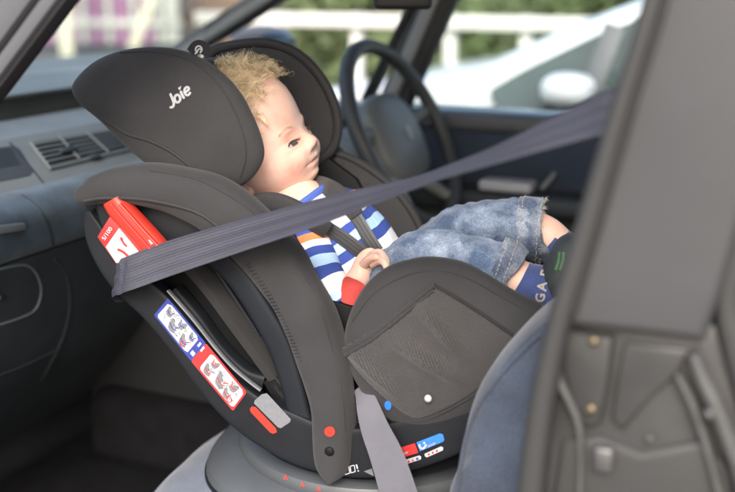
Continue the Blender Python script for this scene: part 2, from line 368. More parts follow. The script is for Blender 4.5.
def rbox(c, ax, hx, g=None, bev=.01, seg=3, mi=0):
    """bevelled box: centre, three unit axes, half sizes"""
    bm = bmesh.new(); bmesh.ops.create_cube(bm, size=2)
    for v in bm.verts: v.co = Vector((v.co.x*hx[0], v.co.y*hx[1], v.co.z*hx[2]))
    if bev: bmesh.ops.bevel(bm, geom=bm.edges[:], offset=bev, segments=seg, affect='EDGES', profile=.5)
    bm.verts.index_update(); g = g or G()
    g.add([c+ax[0]*v.co.x+ax[1]*v.co.y+ax[2]*v.co.z for v in bm.verts], [[v.index for v in q.verts] for q in bm.faces], None, mi); bm.free(); return g
XYZ = (Vector((1, 0, 0)), Vector((0, 1, 0)), Vector((0, 0, 1)))
SEATAX = (FS, L, ZU)
def beam(a, b, w, h, g=None, bev=.004, side=None, mi=0):
    a, b = Vector(a), Vector(b); t = (b-a).normalized(); side = side or Vector((0, 1, 0)); u = t.cross(side).normalized(); s = u.cross(t).normalized()
    return rbox((a+b)/2, (t, s, u), ((b-a).length/2, w, h), g, bev, 2, mi)
# decals: thin pieces laid on a surface, placed on it by a ray from the tracing point
def hit(tree, x, y, lift=.0006):
    r = ray(x, y).normalized(); h = tree.ray_cast(CAM, r)
    if h[0] is None: return None
    n = h[1] if h[1].dot(r) < 0 else -h[1]
    return h[0]+n*lift
def decal(tree, poly, g, lift=.0006, th=.0005, sub=3, mi=0):
    """closed px polygon (convex or quad) laid on the surface as a thin sheet"""
    bm = bmesh.new(); f = bm.faces.new([bm.verts.new((x, y, 0)) for x, y in poly])
    bmesh.ops.triangulate(bm, faces=[f])
    if sub: bmesh.ops.subdivide_edges(bm, edges=bm.edges[:], cuts=sub, use_grid_fill=True)
    bmesh.ops.triangulate(bm, faces=bm.faces[:]); bm.verts.index_update()
    vs = []; ok = []
    for v in bm.verts:
        h = hit(tree, v.co.x, v.co.y, lift); ok.append(h is not None); vs.append(h or Vector())
    fs = [[v.index for v in q.verts] for q in bm.faces if all(ok[v.index] for v in q.verts)]; bm.free()
    # edge skirt for thickness comes from lift; keep a thin sheet
    used = sorted({i for f in fs for i in f}); mp = {k: i for i, k in enumerate(used)}
    g.add([vs[k] for k in used], [[mp[i] for i in f] for f in fs], [((vs[k]-CAM).dot(FS), vs[k].z) for k in used], mi); return g
def text_polys(s, bold=0):
    cu = bpy.data.curves.new('t', 'FONT'); cu.body = s; cu.offset = bold; cu.resolution_u = 3
    ob = bpy.data.objects.new('t', cu); COL.objects.link(ob); bpy.context.view_layer.update()
    dg = bpy.context.evaluated_depsgraph_get(); me = bpy.data.meshes.new_from_object(ob.evaluated_get(dg))
    v = [(a.co.x, a.co.y) for a in me.vertices]; f = [list(p.vertices) for p in me.polygons]
    bpy.data.objects.remove(ob); bpy.data.meshes.remove(me); bpy.data.curves.remove(cu); return v, f
def text_decal(tree, s, o, ex, ey, g, bold=.0, lift=.001, mi=0):
    """text with its lower left at px o; ex, ey = px vectors of one text unit right / up"""
    v, f = text_polys(s, bold); vs = []; ok = []
    for x, y in v:
        h = hit(tree, o[0]+ex[0]*x+ey[0]*y, o[1]+ex[1]*x+ey[1]*y, lift); ok.append(h is not None); vs.append(h or Vector())
    f = [q for q in f if all(ok[i] for i in q)]
    g.add(vs, f, None, mi); return g
def line_decal(tree, pts, w, g, lift=.0009, n=4, mi=0):
    p = catmull(pts, n) if n > 1 else [tuple(q) for q in pts]
    for i in range(len(p)-1):
        (x0, y0), (x1, y1) = p[i], p[i+1]; dx, dy = x1-x0, y1-y0; l = math.hypot(dx, dy) or 1; nx, ny = -dy/l*w, dx/l*w
        q = [hit(tree, x0+nx, y0+ny, lift), hit(tree, x1+nx, y1+ny, lift), hit(tree, x1-nx, y1-ny, lift), hit(tree, x0-nx, y0-ny, lift)]
        if all(h is not None for h in q): g.add(q, [(0, 1, 2, 3)], None, mi)
    return g
def seam(tree, pts, r, g, lift=.0, n=6, ns=6):
    p = [hit(tree, x, y, lift) for x, y in catmull(pts, n)]; p = [q for q in p if q is not None]
    if len(p) > 2: tube(p, r, ns, g)
    return g
def disc(cx, cy, r, n=20, ry=None, rot=0):
    return [(cx+r*math.cos(2*math.pi*k/n)*math.cos(rot)-(ry or r)*math.sin(2*math.pi*k/n)*math.sin(rot), cy+r*math.cos(2*math.pi*k/n)*math.sin(rot)+(ry or r)*math.sin(2*math.pi*k/n)*math.cos(rot)) for k in range(n)]
def lump(amp, sc_, seedv=0):
    def f(v):
        n = noise.noise_vector((v+Vector((seedv, 0, 0)))*sc_); return v+n*amp
    return f
#@@SCENE@@
# ================================================================== SETTING
def struct(name, g, m, **k):
    o = build(name, g, m, **k); o['kind'] = 'structure'; return o
g = G(); g.add([(-150, -60, 0), (120, -60, 0), (120, 160, 0), (-150, 160, 0)], [(0, 1, 2, 3)]); struct('ground', g, 'asphalt', smooth=False)
g = G(); g.add([(-60, 7.9, .004), (40, 7.9, .004), (40, 60, .004), (-13, 60, .004), (-10.5, 12, .004), (-60, 11.9, .004)][:], [(0, 1, 2, 3, 4, 5)]); struct('grass_verge', g, 'grass', smooth=False)
g = G(); rbox(Vector((-10, 7.75, .05)), XYZ, (50, .07, .06), g, .01); struct('kerb', g, 'palewood')

def rail_fence():
    Y = 7.3; zt = PY(330, 20, Y).z
    r = root('rail_fence', (-4, Y, 0), 'white painted post and rail fence in front of the green hedge', 'fence')
    for z in (zt, zt-.62):
        g = G(); rbox(Vector((-.6, Y-.045, z)), XYZ, (4.35, .03, .048), g, .008); build('rail', g, 'fence_white', r)
    xs = [PY(278, 20, Y).x, PY(355, 20, Y).x, PY(449, 30, Y).x, PY(525, 30, Y).x]
    st = xs[1]-xs[0]; xs = [xs[0]-st]+xs+[xs[3]+st, xs[3]+2*st, xs[3]+3*st]
    for x in xs:
        g = G(); rbox(Vector((x, Y+.045, (zt+.05)/2)), XYZ, (.042, .04, (zt+.05)/2), g, .01); build('post', g, 'fence_white', r)
rail_fence()

def foliage(name, label, cat, x0, x1, y0, y1, z0, z1, n, m, core, lumps=1.0, sz=.09, seed=1):
    rnd = random.Random(seed); g = G(); vs = []; fs = []
    for _ in range(n):
        u = rnd.random(); v = rnd.random(); w = rnd.random()
        x = x0+(x1-x0)*u; z = z0+(z1-z0)*w
        bulge = noise.noise(Vector((x*.8, z*.9, seed)))*.35*lumps
        y = y0-bulge+abs(rnd.gauss(0, .22))
        top = z1+noise.noise(Vector((x*.6, 0, seed*3)))*.4
        z = z0+(top-z0)*w
        c = Vector((x, min(y, y1), z))
        a = Vector((rnd.gauss(0, 1), rnd.gauss(0, 1), rnd.gauss(0, 1))).normalized(); b = a.orthogonal().normalized(); s = sz*rnd.uniform(.5, 1.3)
        o = len(vs); vs += [c+a*s, c+b*s*.55, c-a*s, c-b*s*.55]; fs.append((o, o+1, o+2, o+3))
    g.add(vs, fs)
    r = root(name, ((x0+x1)/2, (y0+y1)/2, 0), label, cat)
    build('leaves', g, m, r, smooth=False)
    g = G(); nx, nz = 40, 12; vs = []; fs = []
    for i in range(nx+1):
        for j in range(nz+1):
            x = x0+(x1-x0)*i/nx; z = z0*.2+(z1-z0*.2)*j/nz-.15
            vs.append(Vector((x, y0+.35-noise.noise(Vector((x*.8, z*.9, seed)))*.35*lumps, z)))
    n1 = len(vs); vs += [v+Vector((0, y1-y0, 0)) for v in vs]
    st = nz+1
    for i in range(nx):
        for j in range(nz):
            a = i*st+j; fs.append((a, a+1, a+1+st, a+st)); fs.append((n1+a, n1+a+st, n1+a+1+st, n1+a+1))
        a = i*st+nz; fs.append((a, n1+a, n1+a+st, a+st))
    for j in range(nz):
        fs.append((j, n1+j, n1+j+1, j+1)); a = nx*st+j; fs.append((a, a+1, n1+a+1, n1+a))
    g.add(vs, fs); build('branch_core', g, core, r)
    return r
foliage('hedge', 'broad green hedge behind the white rail fence', 'hedge', -7.7, 5.5, 12.5, 14.0, .1, 2.9, 16000, 'hedge_leaf', 'hedge_leaf', 1.2, .12, 3)
foliage('bush', 'grey green bushes showing between the boards of the pink fence', 'bush', -22, -13.0, 17.6, 18.2, 0, 2.1, 6000, 'hedge_leaf2', 'hedge_leaf2', .5, .08, 5)

def pale_fence():
    d = 20.0
    def W(px, z, dd=d):
        r = ray(px, 20); p = CAM+r*dd; return Vector((p.x, p.y, z))
    r = root('picket_fence', W(90, 0), 'tall fence of pink and pale upright boards seen through the windscreen', 'fence')
    i = 0; px = -30
    ax = RT; ay = Vector((-RT.y, RT.x, 0))
    while px < 180:
        c = W(px, 1.35); g = G(); rbox(c, (ax, ay, ZU), (.15 if i % 2 == 0 else .06, .02, 1.2), g, .008)
        build('board', g, 'pink' if i % 2 == 0 and px < 150 else 'palewood', r); px += 12.6; i += 1
    for z in (.55, 1.62):
        a = W(-40, z); b = W(182, z); g = G(); beam(a-ay*.05, b-ay*.05, .02, .07, g, .008, ay); build('rail', g, 'palewood', r)
    r2 = root('leaning_post', W(150, 0, 18.5), 'cream post with a bent brace in front of the pink fence', 'post')
    g = G(); beam(W(137, 1.9, 18.5), W(153, 1.02, 18.5), .05, .13, g, .01, ay); build('brace', g, 'cream', r2)
    g = G(); beam(W(153, 1.05, 18.5), W(131, .15, 18.5), .05, .09, g, .01, ay); build('foot', g, 'cream', r2)
    r3 = root('cream_post', W(66, 0, 18.8), 'upright cream post in front of the pink fence', 'post')
    g = G(); beam(W(69, 2.0, 18.8), W(65, 0, 18.8), .05, .12, g, .01, ay); build('shaft', g, 'cream', r3)
    r4 = root('brick_building', W(230, 0, 22), 'low brown brick building to the right of the pink fence', 'building')
    c = W(270, 1.9, 23.5); g = G(); rbox(c, (ax, ay, ZU), (2.7, 1.5, 1.9), g, .01); build('wall', g, 'brick', r4, smooth=False)
    g = G(); rbox(c+Vector((0, 0, 2.0)), (ax, ay, ZU), (2.9, 1.7, .1), g, .02); build('roof', g, 'car_pillar', r4)
pale_fence()

# ------------------------------------------------------------------ white car alongside
def white_car():
    Y0 = 3.4; Y1 = 5.05
    r = root('parked_car', (-.6, 4.2, 0), 'white car parked alongside, seen through the driver window', 'car')
    P = lambda x, y: PY(x, y, Y0)
    pts = [P(232, 132), P(262, 104), P(320, 90), P(380, 81), P(430, 74), P(468, 67), P(500, 52), P(560, 26), P(640, -4), P(720, -24), P(820, -40)]
    top = [(p.x, p.z) for p in pts]; xr = top[-1][0]; zr = top[-1][1]
    top += [(xr+.7, zr), (xr+1.15, zr-.25), (xr+1.5, zr-.6), (xr+1.55, .35), (xr+1.5, .28), (top[0][0]+.05, .25), (top[0][0]-.03, .45)]
    o = catmull(top, 5, True)
    W = []
    # width tapers above the beltline (tumblehome)
    belt = P(520, 112).z
    rows = [0, .04, .12, .5, .88, .96, 1.0]
    rings = []
    for k, t in enumerate(rows):
        rr = []
        ins = (.07 if k in (0, 6) else .02 if k in (1, 5) else 0)
        for x, z in o:
            cx, cz = -.6, .8; dx, dz = x-cx, z-cz; l = math.hypot(dx, dz); f = (l-ins)/l if l > 0 else 1
            y = Y0+(Y1-Y0)*t
            lean = max(0, z-belt)*.25
            y = y+lean*(1-2*t)
            rr.append(Vector((cx+dx*f, y, cz+dz*f)))
        rings.append(rr)
    g = loft(rings); build('body', g, 'white_paint', r, sharp=50)
    wo = [P(490, 92), P(500, 84), P(524, 70), P(560, 52), P(600, 33), P(650, 16), P(720, -2), P(800, -12), P(818, 100), P(700, 122), P(600, 117), P(515, 111), P(497, 104)]
    def lean(v): return Vector((v.x, Y0+max(0, v.z-belt)*.25-.012, v.z))
    g = G(); c = sum(wo, Vector())/len(wo); oo = [Vector(p) for p in catmull([tuple(p) for p in wo], 4, True)]
    g.add([lean(c)]+[lean(p) for p in oo]+[lean(p)+Vector((0, .03, 0)) for p in oo], [(0, i+1, (i+1) % len(oo)+1) for i in range(len(oo))]+[(i+1, i+1+len(oo), (i+1) % len(oo)+1+len(oo), (i+1) % len(oo)+1) for i in range(len(oo))])
    w = build('side_window', g, M_WIN, r, smooth=False)
    g = G(); beam(lean(P(583, 112))-Vector((0, .006, 0)), lean(P(612, 26))-Vector((0, .006, 0)), .004, .035, g, .002); build('window_divider', g, 'car_pillar', w)
    g = G(); c = P(577, 86)-Vector((0, .12, 0)); ell(c, (Vector((.085, 0, 0)), Vector((0, .10, 0)), Vector((0, 0, .055))), g, ex=2.5)
    mi = build('wing_mirror', g, 'white_paint', r)
    g = G(); beam(P(560, 100)-Vector((0, .1, 0)), P(558, 108)+Vector((0, .05, 0)), .03, .02, g); build('mirror_arm', g, 'rubber', mi)
    for x in (top[0][0]+.62, xr+.85):
        for y in (Y0+.08, Y1-.08):
            g = G(); n = 32; rings = []
            for rr, yy in ((.2, -.1), (.3, -.1), (.315, -.06), (.315, .06), (.3, .1), (.2, .1)):
                rings.append([Vector((x+rr*math.cos(2*math.pi*k/n), y+yy, .315+rr*math.sin(2*math.pi*k/n))) for k in range(n)])
            loft(rings, g=g); w = build('wheel', g, 'rubber', r)
            g = G(); rings = []
            for rr, yy in ((.02, -.085), (.19, -.1), (.19, .1), (.02, .085)):
                rings.append([Vector((x+rr*math.cos(2*math.pi*k/n), y+yy*1.02, .315+rr*math.sin(2*math.pi*k/n))) for k in range(n)])
            loft(rings, g=g); build('rim', g, 'steel', w)
    for y in (Y0+.25, Y1-.25):
        g = G(); ell(Vector((top[0][0]+.02, y, .62)), (Vector((.1, 0, 0)), Vector((0, .17, 0)), Vector((0, 0, .08))), g); build('headlight', g, 'steel', r)
M_WIN = mat('window_glass_green', (.050, .068, .064), .15, .5, 2.2, spec=.4, coat=.15)
white_car()

# ================================================================== OUR CAR
X0 = -1.6
car = root('car', (-.2, 1.55, 0), 'open car with blue grey dashboard, its front passenger side carrying the child seat', 'car')
YN, YF = .84, 2.22
def dash():
    # profile (px 20 column): (y, X)
    pr = [(62, -1.66), (64, -1.62), (80, -1.53), (90, -1.45), (94, -1.425), (98, -1.43), (99, -1.46), (116, -1.465), (119, -1.41), (124, -1.385), (134, -1.33), (139, -1.29)]
    def sweep(pr, y0, y1, n=40, g=None, thick=.02):
        o = catmull([(PX(20, y, X).x, PX(20, y, X).z) for y, X in pr], 5); rings = []
        for i in range(n+1):
            Y = y0+(y1-y0)*i/n; rings.append([Vector((x+.10*(max(0, Y-1.9))**2, Y, z)) for x, z in o])
        return loft(rings, closed_u=False, cap=False, g=g)
    gtop = sweep(pr[:5], YN, YF); d = build('dashboard', gtop, 'dash_light', car)
    g = sweep(pr[4:9], YN, 1.9); build('dash_recess', g, 'dash_recess', d)
    g = sweep(pr[8:], YN, YF); build('dash_padding', g, 'dash_blue2', d)
    trim = sweep([(138.5, -1.285), (140, -1.276), (186, -1.185), (189.5, -1.19)], YN, 1.62); tr = build('dash_trim', trim, 'dash_grey', d)
    pad = sweep([(186, -1.21), (192, -1.16), (200, -1.13), (220, -1.105), (245, -1.11), (256, -1.125), (259, -1.16)], YN, 1.55)
    build('padded_band', pad, 'dash_blue', d)
    low = sweep([(256, -1.17), (259, -1.14), (270, -1.135), (330, -1.165), (372, -1.21), (400, -1.28), (430, -1.40)], YN, 1.58)
    build('lower_panel', low, 'dash_dark', d)
    # centre console side and driver side of the dashboard
    z = lambda y, X: PX(20, y, X).z
    g = G(); rbox(Vector((-1.22, 1.66, .72)), XYZ, (.17, .09, .33), g, .03); build('centre_console', g, 'dash_black', d)
    g = G(); rbox(Vector((-1.30, 1.98, .88)), XYZ, (.16, .27, .14), g, .05); build('driver_fascia', g, 'dash_black', d)
    # binnacle hood
    g = G(); ell(Vector((-1.28, 1.93, z(139, -1.29)-.01)), (Vector((.15, 0, 0)), Vector((0, .24, 0)), Vector((0, 0, .075))), g, ex=2.4, nu=48, nv=24); build('instrument_hood', g, 'dash_grey', d)
    # air vent
    T = bvh(trim); q = [(30, 145), (113, 131), (137, 149), (49, 170)]
    def uv(u, v):
        a = (q[0][0]+(q[1][0]-q[0][0])*u, q[0][1]+(q[1][1]-q[0][1])*u); b = (q[3][0]+(q[2][0]-q[3][0])*u, q[3][1]+(q[2][1]-q[3][1])*u)
        return (a[0]+(b[0]-a[0])*v, a[1]+(b[1]-a[1])*v)
    g = G(); decal(T, [uv(*p) for p in ((0, .03), (.03, 0), (.97, 0), (1, .03), (1, .97), (.97, 1), (.03, 1), (0, .97))], g, .005, sub=4); vn = build('air_vent_shade', g, 'dash_black', tr)  # flat black sheet: shade inside the vent put into its colour
    g = G()
    for v in (.14, .31, .48, .65, .82):
        pts = [hit(T, *uv(u/12, v), .008) for u in range(13)]
        tube([p for p in pts if p], .0017, 8, g)
    for u in (.33, .66):
        pts = [hit(T, *uv(u, v/6), .009) for v in range(7)]; tube([p for p in pts if p], .0018, 8, g)
    fr = [uv(0, 0), uv(.5, 0), uv(1, 0), uv(1, .5), uv(1, 1), uv(.5, 1), uv(0, 1), uv(0, .5), uv(0, 0)]
    pts = [hit(T, x, y, .0035) for x, y in fr]; tube([p for p in pts if p], .0035, 8, g)
    g2 = G(); c = hit(T, *uv(.28, .62), .012); ell(c, (Vector((0, .022, 0)), Vector((.006, 0, 0)), Vector((0, 0, .006))), g2)
    c = hit(T, *uv(.5, 1.0), .006); ell(c, (Vector((0, .016, 0)), Vector((.008, 0, 0)), Vector((0, 0, .005))), g2)
    build('vent_slats', g, 'dash_grey', tr); build('vent_knob', g2, 'dash_dark', tr)
    g = G(); decal(T, [(-20, 151), (14, 146), (20, 150), (33, 171), (30, 176), (-20, 186)], g, .001, sub=3); build('tray_shade', g, 'dash_dark', tr)  # flat dark sheet on the trim, painted as the shade of a tray recess
    g = G(); decal(T, [(-20, 153), (10, 149), (20, 165), (-20, 172)], g, .0016, sub=3); build('tray_deep_shade', g, 'dash_black', tr)  # darker flat patch: the tray's deeper shade laid on as colour
    g = G(); seam(T, [(10, 143), (22, 157), (44, 184)], .0018, g); build('trim_joint', g, 'dash_black', tr)
    # seams
    T = bvh(pad); g = G(); seam(T, [(22, 195), (38, 208), (49, 228), (54, 250)], .0018, g)
    g2 = G(); a = hit(T, -12, 231, .006); b = hit(T, 18, 226, .006); beam(a, b, .006, .011, g2, .003); build('pad_seam', g, 'dash_dark', d); build('release_handle', g2, 'dash_grey', d)
    T = bvh(low); g = G(); seam(T, [(-8, 271), (22, 265), (35, 272), (41, 290), (36, 308), (22, 317), (-8, 327)], .0022, g); build('glove_box_lid', g, 'dash_grey', d)
    g = G(); c = hit(T, 0, 297, .002)
    if c: ell(c, (Vector((.004, 0, 0)), Vector((0, .006, 0)), Vector((0, 0, .006))), g); build('glove_box_lock', g, 'dash_black', d)
    g = G(); seam(T, [(54, 259), (66, 275), (70, 305), (62, 340), (42, 380)], .0045, g, -.002); seam(T, [(-8, 378), (25, 365), (56, 350)], .002, g); build('panel_joint', g, 'dash_dark', d)
    return d
dash()
# footwell
zf = .42
g = G(); rbox(Vector((-.55, 1.53, zf-.05)), XYZ, (1.1, .70, .05), g, .01); build('floor', g, 'carpet', car)
g = G(); rbox(Vector((-1.52, 1.53, .62)), (Vector((.5, 0, .866)), Vector((0, 1, 0)), Vector((-.866, 0, .5))), (.30, .70, .02), g, .01); build('bulkhead', g, 'carpet', car)
g = G(); rbox(Vector((-1.0, 1.20, zf+.012)), XYZ, (.33, .27, .008), g, .006); tube([Vector((-1.32, .95, zf+.02)), Vector((-.68, .95, zf+.02))], .006, 8, g); tube([Vector((-.68, .95, zf+.02)), Vector((-.68, 1.46, zf+.02))], .006, 8, g); build('floor_mat', g, 'carpet', car)
# tunnel
g = G(); rbox(Vector((-.75, 1.60, zf+.06)), XYZ, (.6, .09, .08), g, .04); build('centre_tunnel', g, 'carpet', car)
# sill + body below
g = G(); rbox(Vector((-.3, .78, .36)), XYZ, (1.3, .05, .1), g, .03); build('door_sill', g, 'car_paint', car)
g = G(); rbox(Vector((-2.0, 1.53, .75)), XYZ, (.42, .78, .30), g, .12, 5); build('bonnet', g, 'car_paint', car)
# near windscreen pillar
def npillar():
    a = PY(60, 0, .84); b = PY(0, 80, .84); d = (a-b).normalized()
    A = a+d*.34; B = b-d*.30; off = Vector((-.012, 0, .0))
    g = G(); beam(A+d.cross(Vector((0, 1, 0)))*0, B, .02, .0085, g, .006); p = build('front_pillar', g, 'car_pillar', car)
    n = Vector((0, 1, 0)).cross(d); n = n if n.x < 0 else -n
    g = G(); beam(A+n*.026, B+n*.026, .026, .016, g, .008); build('pillar_trim', g, 'car_pillar', p)
    g = G(); beam(A+n*.076, B+n*.076, .03, .032, g, .012); build('door_seal', g, 'rubber', p)
    g = G(); beam(A-n*.009, B-n*.009, .012, .003, g, .002); build('seal', g, 'rubber', p)
npillar()
def fpillar(x0, y0, x1, y1, w, nm, m, Y, side_off=0, k=.5, kd=.2):
    a = PY(x1, y1, Y); b = PY(x0, y0, Y); d = (a-b).normalized(); A = a+d*k; B = b-d*kd
    g = G(); beam(A, B, .03, w, g, w*.45); return build(nm, g, m, car), A, B, d
p, A, B, d = fpillar(189, 49, 262, 2, .026, 'windscreen_pillar', 'rubber', 2.22, k=.42, kd=.05)
g = G(); beam(A+Vector((.014, -.034, 0)), B+Vector((.014, -.034, 0)), .008, .012, g, .005); build('pillar_trim', g, 'car_pillar', p)
p, A, B, d = fpillar(386, 125, 441, -2, .038, 'door_pillar', 'rubber', 2.2, k=.3, kd=.15)
g = G(); beam(A+Vector((-.006, -.034, 0)), B+Vector((-.006, -.034, 0)), .01, .016, g, .006); build('pillar_trim', g, 'car_light', p)
p, A, B, d = fpillar(386, 62, 408, 18, .007, 'quarter_light_seal', 'rubber', 2.2, k=.3, kd=.1)
# roof, windscreen, glass
zr = 1.70
g = G(); n = 16; rings = []
for i in range(n+1):
    t = i/n; X = -.98+2.5*t; z = zr-.06*(1-t)**3*2
    rings.append([Vector((X, YN-.02+(YF-YN+.04)*j/12, z+.05*math.sin(math.pi*j/12))) for j in range(13)]+[Vector((X, YF+.02-(YF-YN+.04)*j/12, z-.03+.04*math.sin(math.pi*j/12))) for j in range(13)])
loft(rings, g=g); build('roof', g, 'car_light', car)
zb = PX(20, 62, -1.66).z
g = G(); vs = []; fs = []
for i in range(13):
    t = i/12; cv = .10*math.sin(math.pi*t); Y = YN+(YF-YN)*t
    vs += [Vector((-1.50-cv*.6, Y, zb-.015)), Vector((-.97-cv, Y, zr-.09)), Vector((-1.504-cv*.6, Y, zb-.011)), Vector((-.974-cv, Y, zr-.086))]
for i in range(12): fs += [(4*i, 4*i+1, 4*i+5, 4*i+4), (4*i+2, 4*i+3, 4*i+7, 4*i+6)]
g.add(vs, fs); build('windscreen', g, 'glass', car)
# driver door
za = PY(500, 113, 2.2).z; zk = PY(500, 122, 2.17).z
d = G(); rbox(Vector((-.25, 2.26, (za+.35)/2)), XYZ, (1.15, .045, (za-.35)/2), d, .01); door = build('driver_door', d, 'car_paint', car)
g = G(); rbox(Vector((-.25, 2.185, za-.018)), XYZ, (1.1, .035, .02), g, .012); build('door_cap', g, 'car_pillar', door)
zz = PY(520, 190, 2.15).z
g = G(); rbox(Vector((-.25, 2.19, (za-.035+zz)/2)), XYZ, (1.1, .03, (za-.035-zz)/2), g, .012); build('door_panel', g, 'door_navy', door)
g = G(); rbox(Vector((-.25, 2.13, zz-.02)), XYZ, (1.1, .05, .022), g, .016); build('armrest', g, 'dash_dark', door)
g = G(); rbox(Vector((-.25, 2.19, (zz-.04+.4)/2)), XYZ, (1.1, .03, (zz-.04-.4)/2), g, .012); build('lower_door_panel', g, 'dash_black', door)
c = PY(508, 185, 2.11); g = G(); rbox(c, XYZ, (.058, .03, .011), g, .005); build('switch_panel', g, 'white_print', door)
g = G(); beam(PY(541, 190, 2.12), PY(556, 172, 2.14), .008, .006, g); build('door_handle', g, 'dash_grey', door)
g = G(); gz = 1.66; gv = [Vector((-1.02, 2.215, za)), Vector((1.0, 2.215, za)), Vector((1.0, 2.215, gz)), Vector((-.62, 2.215, gz))]
g.add(gv+[v+Vector((0, .004, 0)) for v in gv], [(0, 1, 2, 3), (4, 5, 6, 7)]); build('driver_window', g, 'glass', door, smooth=False)
# interior mirror and driver wing mirror
c = PY(403, -1, 1.50); g = G(); rbox(c, (RT, Vector((-RT.y, RT.x, 0)), ZU), (.045, .012, .016), g, .008); mm = build('interior_mirror', g, 'rubber', car)
g = G(); tube([c+Vector((-.01, 0, .01)), c+Vector((-.10, 0, .20)), c+Vector((-.14, 0, .33))], .007, 8, g); build('mirror_stem', g, 'rubber', mm)
c = PY(262, 50, 2.42); g = G(); ell(c, (Vector((.07, 0, 0)), Vector((0, .12, 0)), Vector((0, 0, .065))), g, ex=2.4); wm = build('wing_mirror', g, 'car_pillar', car)
g = G(); ell(c+Vector((.045, -.005, 0)), (Vector((.03, 0, 0)), Vector((0, .105, 0)), Vector((0, 0, .052))), g, ex=2.4); build('mirror_glass', g, 'glass_dark', wm)
# steering wheel
def wheel():
    C = PY(404, 134, 1.93); a = R_(27); n = Vector((math.cos(a), 0, math.sin(a))); u = Vector((-math.sin(a), 0, math.cos(a))); v = Vector((0, 1, 0))
    Rr = .196; N = 72
    def circ(c, r, rt, nm, m, par, sq=1.0):
        g = G(); rings = []
        for i in range(N+1):
            t = 2*math.pi*i/N; rad = v*math.cos(t)+u*math.sin(t); p = c+rad*r
            rings.append([p+(rad*math.cos(2*math.pi*k/14)*rt+n*math.sin(2*math.pi*k/14)*rt*sq) for k in range(14)])
        loft(rings, cap=False, g=g); return build(nm, g, m, par)
    w = circ(C, Rr, .0155, 'steering_wheel', 'wheel_rim', car)
    g = G(); ell(C-n*.032+v*.018, (v*.105, u*.10, n*.035), g, ex=2.8, nu=40, nv=24); hub = build('hub_pad', g, 'wheel_hub', w)
    g = G()
    for s in (1, -1):
        p0 = C-n*.045+v*s*.06+u*.02; p1 = C-n*.01+v*s*(Rr-.006)+u*.035; tube([p0, (p0+p1)/2-n*.006, p1], [.024, .018, .013], 12, g)
        p0 = C-n*.045+v*s*.04-u*.05; p1 = C-n*.01+v*s*.10-u*(Rr-.04); tube([p0, (p0+p1)/2-n*.006, p1], [.02, .016, .012], 12, g)
    build('spokes', g, 'wheel_hub', w)
    g = G(); tube([C-n*.04, C-n*.13, C-n*.30], [.06, .065, .07], 24, g); build('steering_column', g, 'dash_grey', w)
    g = G(); c = C-n*.0+u*.0; 
    bm_ = [c+v*.015, c+u*.019, c-v*.015, c-u*.019]; bi = [c+v*.005, c+u*.008, c-v*.005, c-u*.008]
    g.add([p+n*.005+v*.018 for p in bm_+bi], [(0, 1, 5, 4), (1, 2, 6, 5), (2, 3, 7, 6), (3, 0, 4, 7)]); build('emblem', g, 'white_print', w)
wheel()
# seats
def car_seat(nm, cx, mats, front, back, zt, parent=car):
    pass
def pass_seat():
    # cushion: superellipsoid slab; front edge near the traced px line
    pf = PZ(150, 486, .70); zt = PZ(240, 420, .72)
    g = G(); c = Vector((-.36, 1.30, .655)); ell(c, (FS*.31, L*.30, Vector((0, 0, .085))), g, nu=96, nv=48, ex=3.2)
    s = build('passenger_seat', g, 'seat_velour_light', car, disp=lump(.006, 9))
    return s
